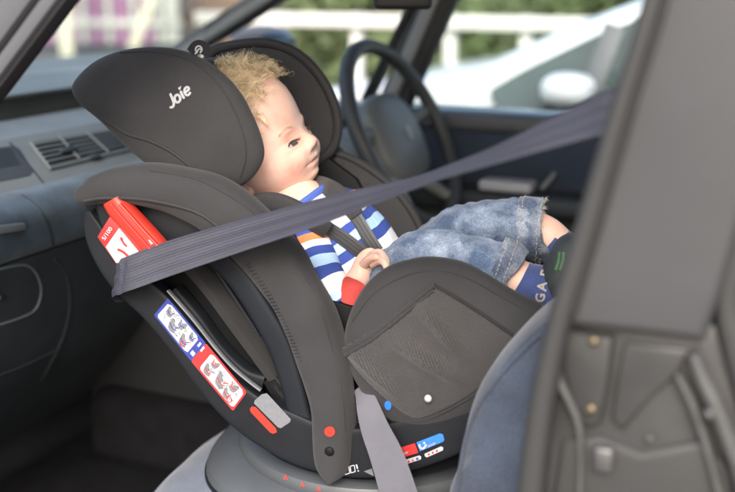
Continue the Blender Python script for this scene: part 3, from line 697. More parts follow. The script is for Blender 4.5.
# ================================================================== PASSENGER SEAT, BELT, CENTRE PILLAR
def pseat():
    # cushion: outline traced on its top plane, seen from above
    zt = .685
    tr = [(128, 504), (139, 478), (168, 446), (208, 418), (255, 398)]
    front = [PZ(x, y, zt) for x, y in tr]
    base = [(p.x, p.y) for p in front]
    out = [(base[0][0]+.10, base[0][1]-.10), base[0], base[1], base[2], base[3], (base[4][0]+.02, base[4][1]+.1), (-.66, 1.50), (-.50, 1.56), (-.10, 1.56), (-.02, 1.50), (-.02, .96), (-.12, .90), (-.42, .89)]
    o = catmull(out, 6, True); c = (sum(p[0] for p in o)/len(o), sum(p[1] for p in o)/len(o)); rings = []
    prof = [(0, 0), (.25, .0), (.5, -.001), (.7, -.003), (.82, -.008), (.90, -.017), (.96, -.032), (.99, -.052), (1.0, -.08), (.995, -.12), (.96, -.17), (.9, -.19), (.5, -.19), (.01, -.19)]
    for s, dz in prof:
        rings.append([Vector((c[0]+(x-c[0])*max(s, .005), c[1]+(y-c[1])*max(s, .005), zt+dz)) for x, y in o])
    g = loft(rings, cap=False)
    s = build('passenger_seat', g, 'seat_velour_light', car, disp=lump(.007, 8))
    g = G(); tube([Vector((x, y, zt-.05))+Vector((x-c[0], y-c[1], 0)).normalized()*.0 for x, y in catmull([(c[0]+(a-c[0])*.993, c[1]+(b-c[1])*.993) for a, b in o], 1, True)], .003, 6, g)
    build('seat_piping', g, 'seat_velour', s)
    g = G(); rbox(Vector((-.34, 1.24, .50)), XYZ, (.24, .26, .06), g, .02); build('seat_frame', g, 'dash_dark', s)
    # backrest, traced on its near side bolster
    q0 = .955
    ol = [(432, 520), (441, 480), (450, 435), (463, 400), (484, 368), (512, 338), (548, 308), (590, 262), (640, 190), (690, 100), (722, 20), (760, -30), (820, -40), (850, 20), (830, 120), (790, 230), (740, 330), (700, 420), (650, 520), (560, 580), (470, 570)]
    P = [PY(x, y, q0) for x, y in ol]
    o = catmull([tuple(p) for p in P], 5, True); C = sum((Vector(p) for p in o), Vector())/len(o)
    rings = []
    W = .56
    for t, s in ((-.0, .01), (0, .55), (.004, .80), (.018, .92), (.04, .975), (.07, 1.0), (.11, .985), (.16, .93), (.28, .90), (.40, .93), (.45, .985), (.49, 1.0), (.52, .975), (.542, .92), (.556, .80), (.56, .5), (.56, .01)):
        rings.append([C+(Vector(p)-C)*s+Vector((0, t, 0)) for p in o])
    g = loft(rings, cap=False)
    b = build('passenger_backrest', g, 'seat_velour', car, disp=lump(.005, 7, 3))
    g = G(); T = bvh(g0 := loft(rings, cap=False))
    seam(T, [(456, 500), (466, 440), (480, 405), (505, 370), (540, 335)], .0022, g, .001); build('backrest_seam', g, 'seat_velour', b)
    # driver seat
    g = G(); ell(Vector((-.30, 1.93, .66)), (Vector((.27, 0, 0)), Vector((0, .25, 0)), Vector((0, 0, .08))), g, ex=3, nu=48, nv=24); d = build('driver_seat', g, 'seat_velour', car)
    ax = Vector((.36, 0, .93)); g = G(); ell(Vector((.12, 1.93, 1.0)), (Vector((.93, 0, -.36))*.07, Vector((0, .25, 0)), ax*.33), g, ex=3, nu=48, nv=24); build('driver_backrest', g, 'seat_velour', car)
pseat()

def bpillar():
    Y = .78
    Pn = lambda o, a, b, bev=.004: slab(o, PY, a, b, bev)
    g = slab([(712, -240), (667, -70), (625, 125), (589, 250), (567, 326), (640, 334), (704, 342), (722, 285), (742, 215), (775, 90), (815, -70), (862, -240)], PY, Y, Y+.05, .008, seg=4)
    p = build('centre_pillar', g, 'pillar', car)
    lo = [(567, 318), (548, 400), (538, 500), (530, 600), (790, 600), (770, 500), (745, 420), (722, 345), (716, 325)]
    build('lower_pillar', slab(lo, PY, Y+.018, Y+.06, .006), 'pillar_metal', p)
    g = band([(697, -240), (664, -80), (654, 0), (618, 120), (585, 235), (560, 320), (543, 400), (531, 492), (522, 600)], [11, 11, 11, 11, 12, 12, 13, 14, 14], PY, Y-.002, .013, ex=2.4)
    build('door_seal', g, 'pillar_edge', p)
    g = band([(677, -80), (667, 0), (630, 120), (597, 235), (574, 312)], [2.6]*5, PY, Y-.001, .006); build('trim_edge', g, 'pillar_edge', p)
    g = band([(866, -240), (820, -80), (790, 60), (762, 180), (740, 250), (728, 300), (736, 345), (752, 400), (775, 500), (790, 600)], [16, 16, 15, 14, 13, 12, 13, 15, 18, 18], PY, Y+.02, .012); build('rear_seal', g, 'pillar_edge', p)
    g = band([(569, 332), (560, 352), (561, 378), (571, 400), (580, 424), (582, 470), (578, 520)], [4, 4, 4.5, 4.5, 4, 3.2, 3], PY, Y+.012, .008); build('bracket_edge', g, 'bracket', p)
    g = slab([(566, 332), (612, 338), (608, 380), (600, 424), (584, 428), (572, 400), (562, 370)], PY, Y+.006, Y+.03, .004); br = build('bracket', g, 'pillar_metal', p)
    g = slab([(624, 342), (690, 350), (678, 376), (650, 400), (622, 432), (610, 420), (616, 380)], PY, Y+.013, Y+.03, .004, seg=3); build('inner_trim', g, 'pillar_metal', p)
    g = band([(694, 352), (703, 375), (720, 412), (740, 470), (752, 530)], [5, 7, 8, 8, 8], PY, Y+.004, .011); build('edge_strip', g, 'bracket', p)
    g = band([(678, 372), (692, 400), (706, 440), (722, 500), (730, 540)], [3, 4, 4, 4, 4], PY, Y+.01, .008); build('edge_strip', g, 'bracket', p)
    for (x, y, m, r, yy) in ((594, 341, 'brass', 5.5, .004), (591, 409, 'brass', 6, .004), (650, 438, 'bracket', 4, .01), (709, 414, 'bracket', 5, -.006)):
        g = G(); c = PY(x, y, Y+yy); rr = r/FPX*.85
        ell(c, (Vector((rr, 0, 0)), Vector((0, .004, 0)), Vector((0, 0, rr))), g); rbox(c+Vector((0, -.0042, 0)), XYZ, (rr*.7, .0006, rr*.12), g, 0); build('screw', g, m, p)
    g = G(); c = PY(604, 458, Y+.006); rbox(c, XYZ, (.008, .006, .011), g, .003); build('catch', g, 'steel', p)
    g = slab([(560, 440), (600, 436), (640, 452), (700, 440), (735, 470), (745, 600), (535, 600)], PY, Y+.012, Y+.05, .008, seg=3); build('lower_moulding', g, 'pillar_edge', p)
bpillar()

# seat belt: webbing held over the shell of the child seat
def belt():
    cl = [(690, 84, 20, 8, .89), (650, 96, 20, 8, .885), (610, 110, 20, 10, .885), (560, 129, 15, 14, .89), (500, 152, 9, 19, .90), (450, 170, 5.5, 21, .935), (418, 182, 5.5, 21, .955), (385, 193, 8, 20, .975), (330, 209, 12.5, 17, 1.005), (240, 236, 15.5, 12, 1.035), (170, 258, 17, 8, 1.05), (132, 272, 16.5, 6, 1.055), (124, 275, 16, 6, 1.062), (119.5, 277.0, 16, 6, 1.066), (116, 278.3, 16, 6, 1.080), (113.5, 279.5, 15.5, 6, 1.110), (114, 280, 15.5, 6, 1.150)]
    pts = catmull(cl, 8); P = [(S(x, y, q+.06 if x < 300 else q+.06*(1-min(1, (x-300)/300))**.7), a, b) for x, y, a, b, q in pts]
    rings = []
    for i, (p, a, b) in enumerate(P):
        t = (P[min(i+1, len(P)-1)][0]-P[max(i-1, 0)][0]).normalized(); r = (p-CAM); d = r.dot(F); r = r.normalized()
        n1 = r.cross(t)
        if n1.length < .55 and rings: n1 = (pn-t*pn.dot(t))
        n1.normalize(); pn = n1
        n2 = (r-t*r.dot(t)).normalized()
        w = (n1*a+n2*b)*d/FPX; wl = w.length; w.normalize(); wl = .0235; hn = t.cross(w).normalized()
        # true webbing width, turned by the traced share
        k = min(1, a*d/FPX/wl); w = (n1*k+n2*math.sqrt(max(0, 1-k*k))); hn = t.cross(w).normalized()
        ring = []
        for j in range(13): u = -1+2*j/12; ring.append(p+w*wl*u+hn*(.0009+.0008*math.cos(u*9)))
        for j in range(13): u = 1-2*j/12; ring.append(p+w*wl*u-hn*(.0009+.0008*math.cos(u*9)))
        rings.append(ring)
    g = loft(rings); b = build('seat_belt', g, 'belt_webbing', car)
    pts = [(361, 385, 10, 1.165), (366.5, 403, 12, 1.142), (375.5, 430, 15.5, 1.128), (387, 457, 18, 1.118), (400, 497, 19.5, 1.11), (415, 545, 20, 1.13)]
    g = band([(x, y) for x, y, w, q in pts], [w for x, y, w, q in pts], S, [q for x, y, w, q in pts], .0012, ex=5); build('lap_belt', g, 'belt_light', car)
    g = G()
    return b
belt()

# ================================================================== CHILD SEAT
SL = S(345, 485, 1.33)
cs = root('child_seat', (SL.x, SL.y, .735), 'dark grey rearward facing child car seat strapped onto the blue grey passenger seat', 'child seat')
def SN(px, py, q): return S(px, py, 1.13)+L*(q-1.13)
def seat():
    # rotating base: moulded body with a turntable ring on top
    zd = .742; C = FS*-.300+L*1.345
    def ring(a, b, z, ex=2.2, n=96, off=0):
        return [C+FS*(math.copysign(abs(math.cos(t))**(2/ex), math.cos(t))*a+off)+L*(math.copysign(abs(math.sin(t))**(2/ex), math.sin(t))*b)+ZU*z for t in [2*math.pi*k/n for k in range(n)]]
    g = loft([ring(.235, .200, .660, 2.6), ring(.240, .205, .672, 2.6), ring(.239, .204, .695, 2.6), ring(.236, .202, .704, 2.6), ring(.228, .198, .711, 2.5), ring(.205, .190, .722, 2.3), ring(.18, .17, .727), ring(.12, .12, .727)]); bs = build('base', g, 'base_grey', cs)
    g = loft([ring(.192, .192, .715, 2), ring(.197, .197, .727, 2), ring(.1965, .1965, .735, 2), ring(.194, .194, .740, 2), ring(.190, .190, zd, 2), ring(.172, .172, zd+.0005, 2), ring(.168, .168, zd-.004, 2), ring(.160, .160, zd-.012, 2), ring(.10, .10, zd-.012, 2)]); Td = bvh(g); build('turntable_ring', g, 'base_grey', bs)
    g = loft([ring(.238, .203, .684, 2.6), ring(.2415, .2065, .686, 2.6), ring(.2415, .2065, .690, 2.6), ring(.238, .203, .692, 2.6)]); build('base_groove', g, 'plastic', bs)
    g = G()
    for x, y in ((286, 477), (303, 484), (319, 488)):
        decal(Td, [(x-2.2, y+2.2), (x, y-2.6), (x+2.4, y+2.2), (x+1, y+2.4), (x, y+1), (x-1, y+2.4)], g, .0012, sub=0)
    build('arrow_mark', g, 'red', bs)
    # back shell across the seat
    pr = catmull([(84, 207), (90, 232), (103, 258), (122, 290), (150, 325), (182, 366), (207, 397), (240, 428), (285, 456), (335, 470), (400, 468), (450, 454), (505, 426)], 5); rings = []
    for q in (1.150, 1.153, 1.165, 1.33, 1.495, 1.507, 1.51):
        k = 3 if q in (1.150, 1.51) else 0
        ro = []; ri = []
        for i, (x, y) in enumerate(pr):
            x0, y0 = pr[max(i-1, 0)]; x1, y1 = pr[min(i+1, len(pr)-1)]; l = math.hypot(x1-x0, y1-y0); nx, ny = (y1-y0)/l, -(x1-x0)/l
            ro.append(SN(x+nx*(2+k), y+ny*(2+k), q)); ri.append(SN(x+nx*(14-k), y+ny*(14-k), q))
        rings.append(ro+ri[::-1])
    g = loft(rings); sh = build('shell', g, 'plastic', cs)
    for far in (0, 1):
        def q(v): return v if not far else 2.66-v
        # recessed side plate
        g = slab([(90, 206), (96, 236), (118, 278), (150, 318), (200, 382), (240, 418), (290, 446), (340, 458), (400, 452), (470, 425), (510, 380), (420, 330), (330, 300), (290, 230), (230, 185), (160, 172), (105, 180)], SN if far else S, 1.19 if not far else q(1.20), 1.20 if not far else q(1.19), .002)
        build('side_plate', g, 'plastic_dark', cs)
        # outer side rail
        cl = [(92, 210), (96, 226), (107, 250), (128, 278), (160, 307), (195, 350), (220, 383), (252, 412), (288, 432), (325, 446), (368, 450), (412, 441), (463, 422), (512, 398)]
        hw = [3, 10, 14, 17, 18.5, 19, 20, 23, 26, 26, 27, 27, 26, 25]
        g = band(cl, hw, SN if far else S, q(1.158), .012, ex=8, n=8, ns=64); rail = build('side_rail', g, 'plastic', cs)
        if not far: RAIL = bvh(g); RG = rail
        # inner grey plastic strip beside the bolster
        g = band([(205, 246), (236, 272), (262, 310), (281, 345), (294, 385), (303, 420), (322, 452)], [12, 13, 13, 13, 12, 12, 10], SN if far else S, q(1.162), .012, ex=3.5, n=8); build('side_strip', g, 'plastic_blue', cs)
        g = slab([(84, 203), (90, 226), (104, 244), (140, 268), (205, 262), (240, 258), (215, 232), (160, 205)], SN if far else S, q(1.168) if not far else q(1.18), q(1.18) if not far else q(1.168), .003); build('upper_panel', g, 'plastic', cs)
        # side bolster (fabric)
        cl = [(84, 195), (85.5, 194.6), (89, 193.4), (96, 190.8), (105, 187.2), (143, 184), (187, 193), (220, 208), (248, 231), (279, 266), (303, 304), (317, 338), (328, 374), (334, 411), (335, 440), (334.5, 460), (334, 469), (333.5, 473.5)]
        hw = [4, 8.5, 11.5, 14, 16.5, 21, 26, 29, 30, 30, 28, 27, 25, 22, 20.5, 17.5, 12, 4]
        g = band(cl, hw, SN if far else S, q(1.158), .028, ex=2.5, n=8, ns=48); bl = build('side_bolster', g, 'fabric', cs, disp=lump(.0022, 24))
        if not far:
            T = bvh(g); gs = G(); seam(T, [(84, 201), (106, 198), (148, 200), (196, 212), (225, 232)], .0022, gs, .0005); build('bolster_piping', gs, 'piping', bl)
            gs = G(); seam(T, [(150, 171), (192, 178), (226, 194), (258, 217), (290, 254), (316, 298), (331, 345), (342, 392), (345, 430)], .0008, gs, .0002); build('bolster_seam', gs, 'piping', bl)
            # whipped stitching along the lower edge
            gs = G(); st = catmull([(246, 262), (262, 284), (276, 308), (288, 332), (298, 356), (305, 382), (309, 410), (313, 440)], 7)
            for i in range(1, len(st)-1):
                x, y = st[i]; dx, dy = st[i+1][0]-st[i-1][0], st[i+1][1]-st[i-1][1]; l = math.hypot(dx, dy); nx, ny = -dy/l, dx/l
                a = hit(T, x+nx*2.2, y+ny*2.2, .0004); b = hit(T, x-nx*2.2+dx*.2, y-ny*2.2+dy*.2, .0004)
                if a and b: tube([a, b], .0007, 5, gs)
            build('stitching', gs, 'piping', bl)
            gs = G(); decal(T, disc(330, 431, 5.2), gs, .0016, sub=1); build('red_button', gs, 'red', bl)
            gs = G(); c = hit(T, 329.5, 451, .001); ell(c, (FS*.0062, L*.003, ZU*.0062), gs); build('screw_cap', gs, 'plastic_dark', bl)
    # ribs on the recessed plate
    Tp = bvh(slab([(90, 206), (96, 236), (118, 278), (150, 318), (200, 382), (240, 418), (290, 446), (340, 458), (400, 452), (470, 425), (510, 380), (420, 330), (330, 300), (290, 230), (230, 185), (160, 172), (105, 180)], S, 1.19, 1.2, 0))
    g = band([(176, 288), (200, 318), (222, 348), (246, 372), (266, 380)], [5, 6, 6, 7, 8], S, 1.176, .012, ex=4, n=8); build('adjuster_rail', g, 'plastic', cs)
    g = band([(168, 290), (194, 320), (216, 348), (233, 367), (248, 380), (261, 390)], [1.3]*6, S, 1.1465, .004, n=8); build('highlight_ridge', g, 'ridge', cs)
    g = band([(196, 268), (208, 288), (222, 309)], [2.2]*3, S, 1.182, .006); build('rib', g, 'plastic', cs)
    g = band([(222, 309), (238, 328), (252, 344), (264, 358)], [2.2]*4, S, 1.182, .006); build('rib', g, 'plastic', cs)
    g = band([(212, 262), (240, 305), (262, 340), (282, 384)], [3]*4, S, 1.184, .006); build('rib', g, 'plastic', cs)
    for a, b in (((212, 300), (226, 294)), ((236, 332), (252, 322)), ((250, 352), (268, 346))):
        g = band([a, ((a[0]+b[0])/2, (a[1]+b[1])/2), b], [2]*3, S, 1.184, .005); build('rib', g, 'plastic', cs)
    g = slab([(262, 382), (276, 376), (300, 412), (296, 424), (284, 418)], S, 1.165, 1.185, .003); build('adjuster_cover', g, 'plastic_dark', cs)
    # labels on the rail: thin printed sheets on its flat outer face
    RP = bvh(G().add([S(60, 180, 1.1456), S(640, 180, 1.1456), S(640, 560, 1.1456), S(60, 560, 1.1456)], [(0, 1, 2, 3)]))
    def lab(name, poly, m, lift, sub=5, par=None, T=None):
        g = G(); decal(T or RP, poly, g, lift-.0006, sub=0); return build(name, g, m, par or RG)
    def lerpq(q, u, v):
        a = (q[0][0]+(q[1][0]-q[0][0])*u, q[0][1]+(q[1][1]-q[0][1])*u); b = (q[3][0]+(q[2][0]-q[3][0])*u, q[3][1]+(q[2][1]-q[3][1])*u)
        return (a[0]+(b[0]-a[0])*v, a[1]+(b[1]-a[1])*v)
    def rr(q, m=0.0, r=.06):
        u0, u1, v0, v1 = m, 1-m, m*2.4, 1-m*2.4
        return [lerpq(q, u, v) for u, v in ((u0+r, v0), (u1-r, v0), (u1, v0+r*2), (u1, v1-r*2), (u1-r, v1), (u0+r, v1), (u0, v1-r*2), (u0, v0+r*2))]
    Q1 = [(168, 298), (206, 343), (191, 361), (154, 315)]   # along, across
    Q2 = [(206, 343), (247, 392), (233, 411), (191, 361)]
    b1 = lab('blue_label', rr(Q1, 0, .02), 'blue_print', .0009); b2 = lab('red_label', rr(Q2, 0, .02), 'red_print', .0009)
    lab('label_panel', [lerpq(Q1, u, v) for u, v in ((.06, .18), (.13, .08), (.80, .08), (.86, .18), (.86, .86), (.80, .92), (.08, .92), (.05, .84))], 'white_print', 0.0011, par=b1)
    lab('label_panel', [lerpq(Q2, u, v) for u, v in ((.17, .16), (.22, .08), (.92, .08), (.97, .18), (.97, .84), (.92, .92), (.20, .92), (.17, .84))], 'white_print', 0.0011, par=b2)
    g = G()
    for (u, v, w_, h_) in ((.93, .25, .045, .10), (1.02, .27, .04, .12)):
        decal(RP, [lerpq(Q1, u-w_/2, v-h_), lerpq(Q1, u+w_/2, v-h_), lerpq(Q1, u+w_/2, v+h_), lerpq(Q1, u-w_/2, v+h_)], g, .0010, sub=0)
    decal(RP, [lerpq(Q1, .90, .62), lerpq(Q1, .98, .62), lerpq(Q1, .98, .80), lerpq(Q1, .90, .80)], g, .0010, sub=0)
    build('label_symbol', g, 'white_print', b1)
    def sketch(Q, par, m, fig):
        g = G()
        for pts, w_ in fig: line_decal(RP, [lerpq(Q, u, v) for u, v in pts], w_, g, .0010, 3)
        build('label_drawing', g, m, par)
    # pictograms: pale seat shapes with a dark outline, coloured belt paths, arrows and rings
    def picto(Q, par, spots, col):
        gp = G(); go = G(); gc = G()
        for u, v, s_, fl in spots:
            P = lambda a, b: lerpq(Q, u+a*s_*fl, v+b*s_)
            body = [(-.07, -.17), (-.035, -.20), (.0, -.10), (.02, .06), (.085, .10), (.095, .17), (.03, .24), (-.03, .20), (-.055, .05)]
            decal(RP, [P(a, b) for a, b in body], gp, .0009, sub=0)
            line_decal(RP, [P(a, b) for a, b in body+body[:1]], .22, go, .0011, 2)
            decal(RP, [P(.02+.028*math.cos(t), -.02+.07*math.sin(t)) for t in [k*math.pi/4 for k in range(8)]], gp, .0010, sub=0)
            line_decal(RP, [P(-.05, .02), (P(.03, .10)), P(.10, .02)], .42, gc, .0013, 3)
            line_decal(RP, [P(.11, -.14), P(.07, -.02)], .38, gc, .0013, 1)
            decal(RP, [P(.055, -.05), P(.085, -.04), P(.062, .03)], gc, .0013, sub=0)
        build('label_drawing', gp, 'pale_print', par); build('label_drawing', go, 'grey_print', par); build('label_drawing', gc, col, par)
    picto(Q1, b1, [(.17, .32, .8, 1), (.36, .60, 1.1, 1), (.50, .26, .8, -1), (.66, .66, 1.0, 1), (.74, .28, .7, 1)], 'blue_print')
    picto(Q2, b2, [(.28, .66, .9, 1), (.34, .26, .75, -1), (.54, .52, 1.2, 1), (.74, .70, .8, 1), (.80, .28, .85, -1)], 'red_print')
    for Q, par, col in ((Q1, b1, 'red_print'), (Q2, b2, 'red_print')):
        g = G(); u0 = .70 if Q is Q1 else .84
        line_decal(RP, [lerpq(Q, u0+.05*math.cos(t), .78+.10*math.sin(t)) for t in [k*math.pi/6 for k in range(13)]], .4, g, .0013, 1); build('label_drawing', g, col, par)
    rnd = random.Random(3)
    for Q, par in ((Q1, b1), (Q2, b2)):
        g = G()
        for i in range(46):
            u = rnd.uniform(.2 if Q is Q2 else .1, .9 if Q is Q2 else .78); v = rnd.uniform(.14, .84); ln = rnd.uniform(.015, .05); dv_ = rnd.choice([0, 0, .04, -.05])
            line_decal(RP, [lerpq(Q, u, v), lerpq(Q, u+ln, v+dv_)], .28, g, .0011, 1)
        build('label_small_print', g, 'grey_print', par)
    lab('indicator_window', [(262, 394), (267, 393), (291, 419), (290, 422), (281, 428), (278, 427), (254, 403), (255, 400)], 'pale_print', .0011)
    lab('red_bar', [(250, 409), (252, 406), (256, 407), (276, 428), (277, 432), (273, 433.5), (270, 432), (251, 412)], 'red', .0011)
    # rearward facing markings near the belt foot
    g = G()
    for pts in (((344, 467.5), (349, 466), (350, 472.5), (345, 474)), ((350.5, 465.6), (354.5, 464.6), (355.5, 471), (351.2, 472.3))):
        line_decal(RP, list(pts)+[pts[0]], .45, g, .0013, 1)
    line_decal(RP, [(356.6, 463.8), (357.8, 468.2)], .75, g, .0013, 1); decal(RP, disc(358.4, 470.3, .8, 8), g, .0010, sub=0)
    build('manual_symbol', g, 'white_print', RG)
    lab('arrow_mark', [(364, 471), (372, 468), (374, 476)], 'grey_print', .0012, 1)
    lab('mode_label_red', [(396, 448.6), (415, 442.8), (418.5, 452.4), (400, 458)], 'red_print', .0012, 2)
    lab('mode_label_blue', [(416.5, 442), (440, 433), (443, 434), (444.5, 439.6), (443, 441.5), (420, 451)], 'blue_bright', .0012, 2)
    g = G(); text_decal(RP, 'ISOFIX', (400, 455.6), (2.9*.95, -2.9*.32), (2.9*.3, -2.9*1.0*1.3), g, .02, .0018)
    text_decal(RP, 'ISOFIX', (428, 446.8), (2.7*.95, -2.7*.38), (2.7*.3, -2.7*1.3), g, .02, .0018)
    line_decal(RP, [(419.5, 443.5), (420.5, 447), (424, 447.6), (426.5, 443.6)], 1.1, g, .0018, 3); decal(RP, disc(424.5, 442.2, 1.2, 8), g, .0018, sub=0)
    build('mode_lettering', g, 'white_print', RG)
    lab('guide_label', [(404, 459.8), (419.5, 455), (421.3, 456.3), (421, 459), (406, 464), (404, 463)], 'white_print', .0012, 1)
    lab('guide_label', [(424.5, 453.5), (441, 446), (443.3, 447), (443, 450), (427, 457), (425, 456)], 'white_print', .0012, 1)
    g = G()
    for x, y in ((409, 460.8), (413, 459.6), (429, 453.6), (433, 451.9), (437, 450.1)): decal(RP, disc(x, y, 1.1, 8), g, .0018, sub=0)
    build('guide_dots', g, 'red_print', RG)
    g = G()
    for x, y in ((417.5, 458),): decal(RP, disc(x, y, 1.3, 8), g, .0018, sub=0)
    build('guide_dots', g, 'blue_print', RG)
    # red release handle and warning label at the top of the rail
    g = band([(114, 199), (119, 207), (130, 219), (145, 235), (160, 252), (166, 259)], [11, 12, 12, 12, 12, 11], S, 1.140, .013, ex=3, n=8); hd = build('belt_lever', g, 'red', cs)
    g2 = band([(112, 204), (121, 215), (138, 234), (154, 252)], [1.0]*4, S, 1.1268, .0035); build('lever_groove', g2, 'red_print', hd)
    g2 = band([(120, 204), (130, 215), (147, 234), (163, 251)], [1.6]*4, S, 1.1262, .003); build('lever_ridge', g2, 'red', hd)
    g2 = slab([(148, 240), (152, 239), (155, 243), (151, 245)], S, 1.1245, 1.128, .0005); build('lever_notch', g2, 'white_print', hd)
    g = slab([(111, 214), (142, 250), (134, 266), (116, 264), (97, 237)], S, 1.139, 1.146, .0015); wl = build('warning_label', g, 'red_print', cs)
    g = slab([(119, 228), (139, 252), (134, 262), (116, 263), (105.5, 247)], S, 1.1382, 1.140, .0003); build('label_panel', g, 'white_print', wl)
    TW = bvh(slab([(90, 190), (200, 190), (200, 300), (90, 300)], S, 1.1382, 1.15, 0))
    g = G(); text_decal(TW, 'S/100', (105.2, 240.5), (3.6, -5.4), (-5.0, -3.3), g, .02, .0012)
    build('label_lettering', g, 'white_print', wl)
    g = G(); line_decal(TW, [(121, 237), (124, 243), (127, 246)], .9, g, .0012, 3); line_decal(TW, [(118, 249), (124, 252), (130, 258)], 1.1, g, .0012, 3); line_decal(TW, [(123, 238), (121, 240)], .6, g, .0012, 1)
    build('label_drawing', g, 'red_print', wl)

    # leg bolster with mesh pocket
    ol = [(345, 336), (352, 308), (368, 282), (392, 265), (425, 257.5), (456, 260), (486, 273), (516, 292), (550, 310), (572, 345), (530, 392), (485, 412), (440, 424), (405, 424), (374, 406), (355, 378), (347, 355)]
    for far in (0, 1):
        g = pillow(ol, SN if far else S, 1.165 if not far else 1.495, .034 if not far else .03, .03, n=8, rings=22, pw=2.4, center=(440, 345)); lb = build('leg_bolster', g, 'fabric', cs, disp=lump(.0012, 25) if not far else (lambda v: v-ZU*.055))
        if not far: TB = bvh(g); LB = lb
    top = catmull([(346, 350), (375, 332), (405, 308), (433, 286), (470, 308), (520, 342)], 10); bot = catmull([(348, 357), (366, 379), (403, 412), (427, 415), (478, 388), (522, 345)], 10)
    g = G(); nv_ = 34; vs = []; uvs = []; n = len(top); okv = []
    for i in range(n):
        for j in range(nv_):
            u = i/(n-1); v = j/(nv_-1); x = top[i][0]+(bot[i][0]-top[i][0])*v; y = top[i][1]+(bot[i][1]-top[i][1])*v
            puff = math.sin(math.pi*v)**.7*math.sin(math.pi*min(1, u*1.05))**.5 if 0 < u < .97 else 0
            f1 = math.exp(-((y-(334+(x-388)*.62))/8)**2)*(1 if x > 380 else .2)*math.sin(math.pi*min(1, max(0, (x-380)/95)))
            f2 = math.exp(-((y-(300+(x-412)*1.0))/8)**2)*math.sin(math.pi*min(1, max(0, (x-408)/62)))
            f3 = math.exp(-((y-(352+(x-352)*.9))/6)**2)*.6*math.sin(math.pi*min(1, max(0, (x-350)/55)))
            h = hit(TB, x, y, .0015+.006*puff+.017*(f1+f2+f3)*puff+.0025*puff*noise.noise(Vector((x*.06, y*.06, 4))))
            okv.append(h is not None); vs.append(h or Vector()); uvs.append((x*.0011, y*.0011))
    fs = [(i*nv_+j, i*nv_+j+1, (i+1)*nv_+j+1, (i+1)*nv_+j) for i in range(n-1) for j in range(nv_-1)]; fs = [f for f in fs if all(okv[k] for k in f)]
    g.add(vs, fs, uvs); pk = build('mesh_pocket', g, 'mesh_pocket', LB)
    g = G(); hem = [hit(TB, x, y, .004) for x, y in catmull([(345, 351), (375, 332), (405, 308), (434, 285)], 16)]; hem = [h for h in hem if h]
    tube(hem, [.0042+.0004*math.sin(i*1.9) for i in range(len(hem))], 8, g); hem2 = [h-ZU*.006-FS*.0005 for h in hem]; tube(hem2, [.0036+.0005*math.sin(i*1.9+1) for i in range(len(hem))], 8, g); build('pocket_hem', g, 'fabric', LB)
    g = G(); hem = [hit(TB, x, y, .002) for x, y in catmull([(434, 285), (470, 306), (524, 342)], 12)]; tube([h for h in hem if h], .0022, 8, g); build('pocket_edge', g, 'fabric_dark', LB)
    g = G(); seam(TB, [(352, 322), (372, 296), (400, 278), (430, 271), (462, 276), (500, 296), (545, 322)], .0008, g, .0002); build('bolster_seam', g, 'piping', LB)
    g = G(); seam(TB, [(349, 359), (367, 381), (404, 415), (430, 418), (480, 392)], .0012, g, .0003); build('pocket_seam', g, 'piping', LB)
    g = G(); decal(TB, disc(388.5, 404.5, 3.4, 16, 4.6, -.2), g, .002, sub=1); build('blue_button', g, 'blue_bright', LB)
    g = G(); c = hit(TB, 429.5, 393.5, .012); ell(c, (FS*.0046, L*.003, ZU*.0048), g); build('white_stud', g, 'white_print', LB)
    # inner padding: back and seat pan, swept across the seat
    pr = catmull([(108, 196), (150, 232), (198, 280), (245, 342), (292, 402), (330, 424), (385, 414), (450, 384), (530, 352)], 5); rings = []
    for q_ in (1.165, 1.18, 1.33, 1.48, 1.495):
        k = {1.165: 10, 1.18: 2, 1.33: -4, 1.48: 2, 1.495: 10}[q_]; ro = []; ri = []
        for i, (x, y) in enumerate(pr):
            x0, y0 = pr[max(i-1, 0)]; x1, y1 = pr[min(i+1, len(pr)-1)]; l = math.hypot(x1-x0, y1-y0); nx, ny = (y1-y0)/l, -(x1-x0)/l
            ro.append(SN(x-nx*k, y-ny*k, q_)); ri.append(SN(x-nx*18, y-ny*18, q_))
        rings.append(ro+ri[::-1])
    build('seat_padding', loft(rings), 'fabric_dark', cs)
    # far inner wall in dark mesh with a padded rim, seen behind the child
    rim = [(296, 158), (322, 152), (345, 156), (368, 168), (390, 185), (408, 206), (421, 230), (430, 262), (434, 300)]
    fo = rim+[(432, 350), (380, 392), (310, 360), (260, 280), (245, 205)]
    g = slab(catmull(fo, 3, True), S, 1.475, 1.49, .002); iw = build('inner_wall', g, 'mesh_inner', cs)
    g = G(); tube([S(x, y, 1.478) for x, y in catmull(rim, 6)], .0062, 10, g); build('wall_rim', g, 'piping', iw)
    # headrest
    wing = [(73, 88), (80, 75), (98, 60), (121, 50.5), (150, 47), (180, 50), (205, 60), (225, 75), (242, 94), (254, 116), (262, 138), (264, 156), (257, 172), (243, 185), (222, 194), (190, 190), (158, 170), (126, 145), (101, 120), (80, 102)]
    g = pillow(wing, S, 1.20, .030, .012, n=8, rings=24, pw=2.3, center=(180, 115)); TH = bvh(g); hr = build('headrest_wing', g, 'fabric', cs, disp=lump(.0012, 20))
    gs = G(); seam(TH, [(120, 53), (150, 52), (180, 57), (203, 69), (221, 88), (234, 110), (243, 134), (246, 156), (240, 178)], .0009, gs, .0002); build('wing_seam', gs, 'piping', hr)
    gs = G(); seam(TH, [(104, 119), (127, 134), (150, 141), (172, 152), (190, 166)], .0018, gs, .0004); build('wing_piping', gs, 'piping', hr)
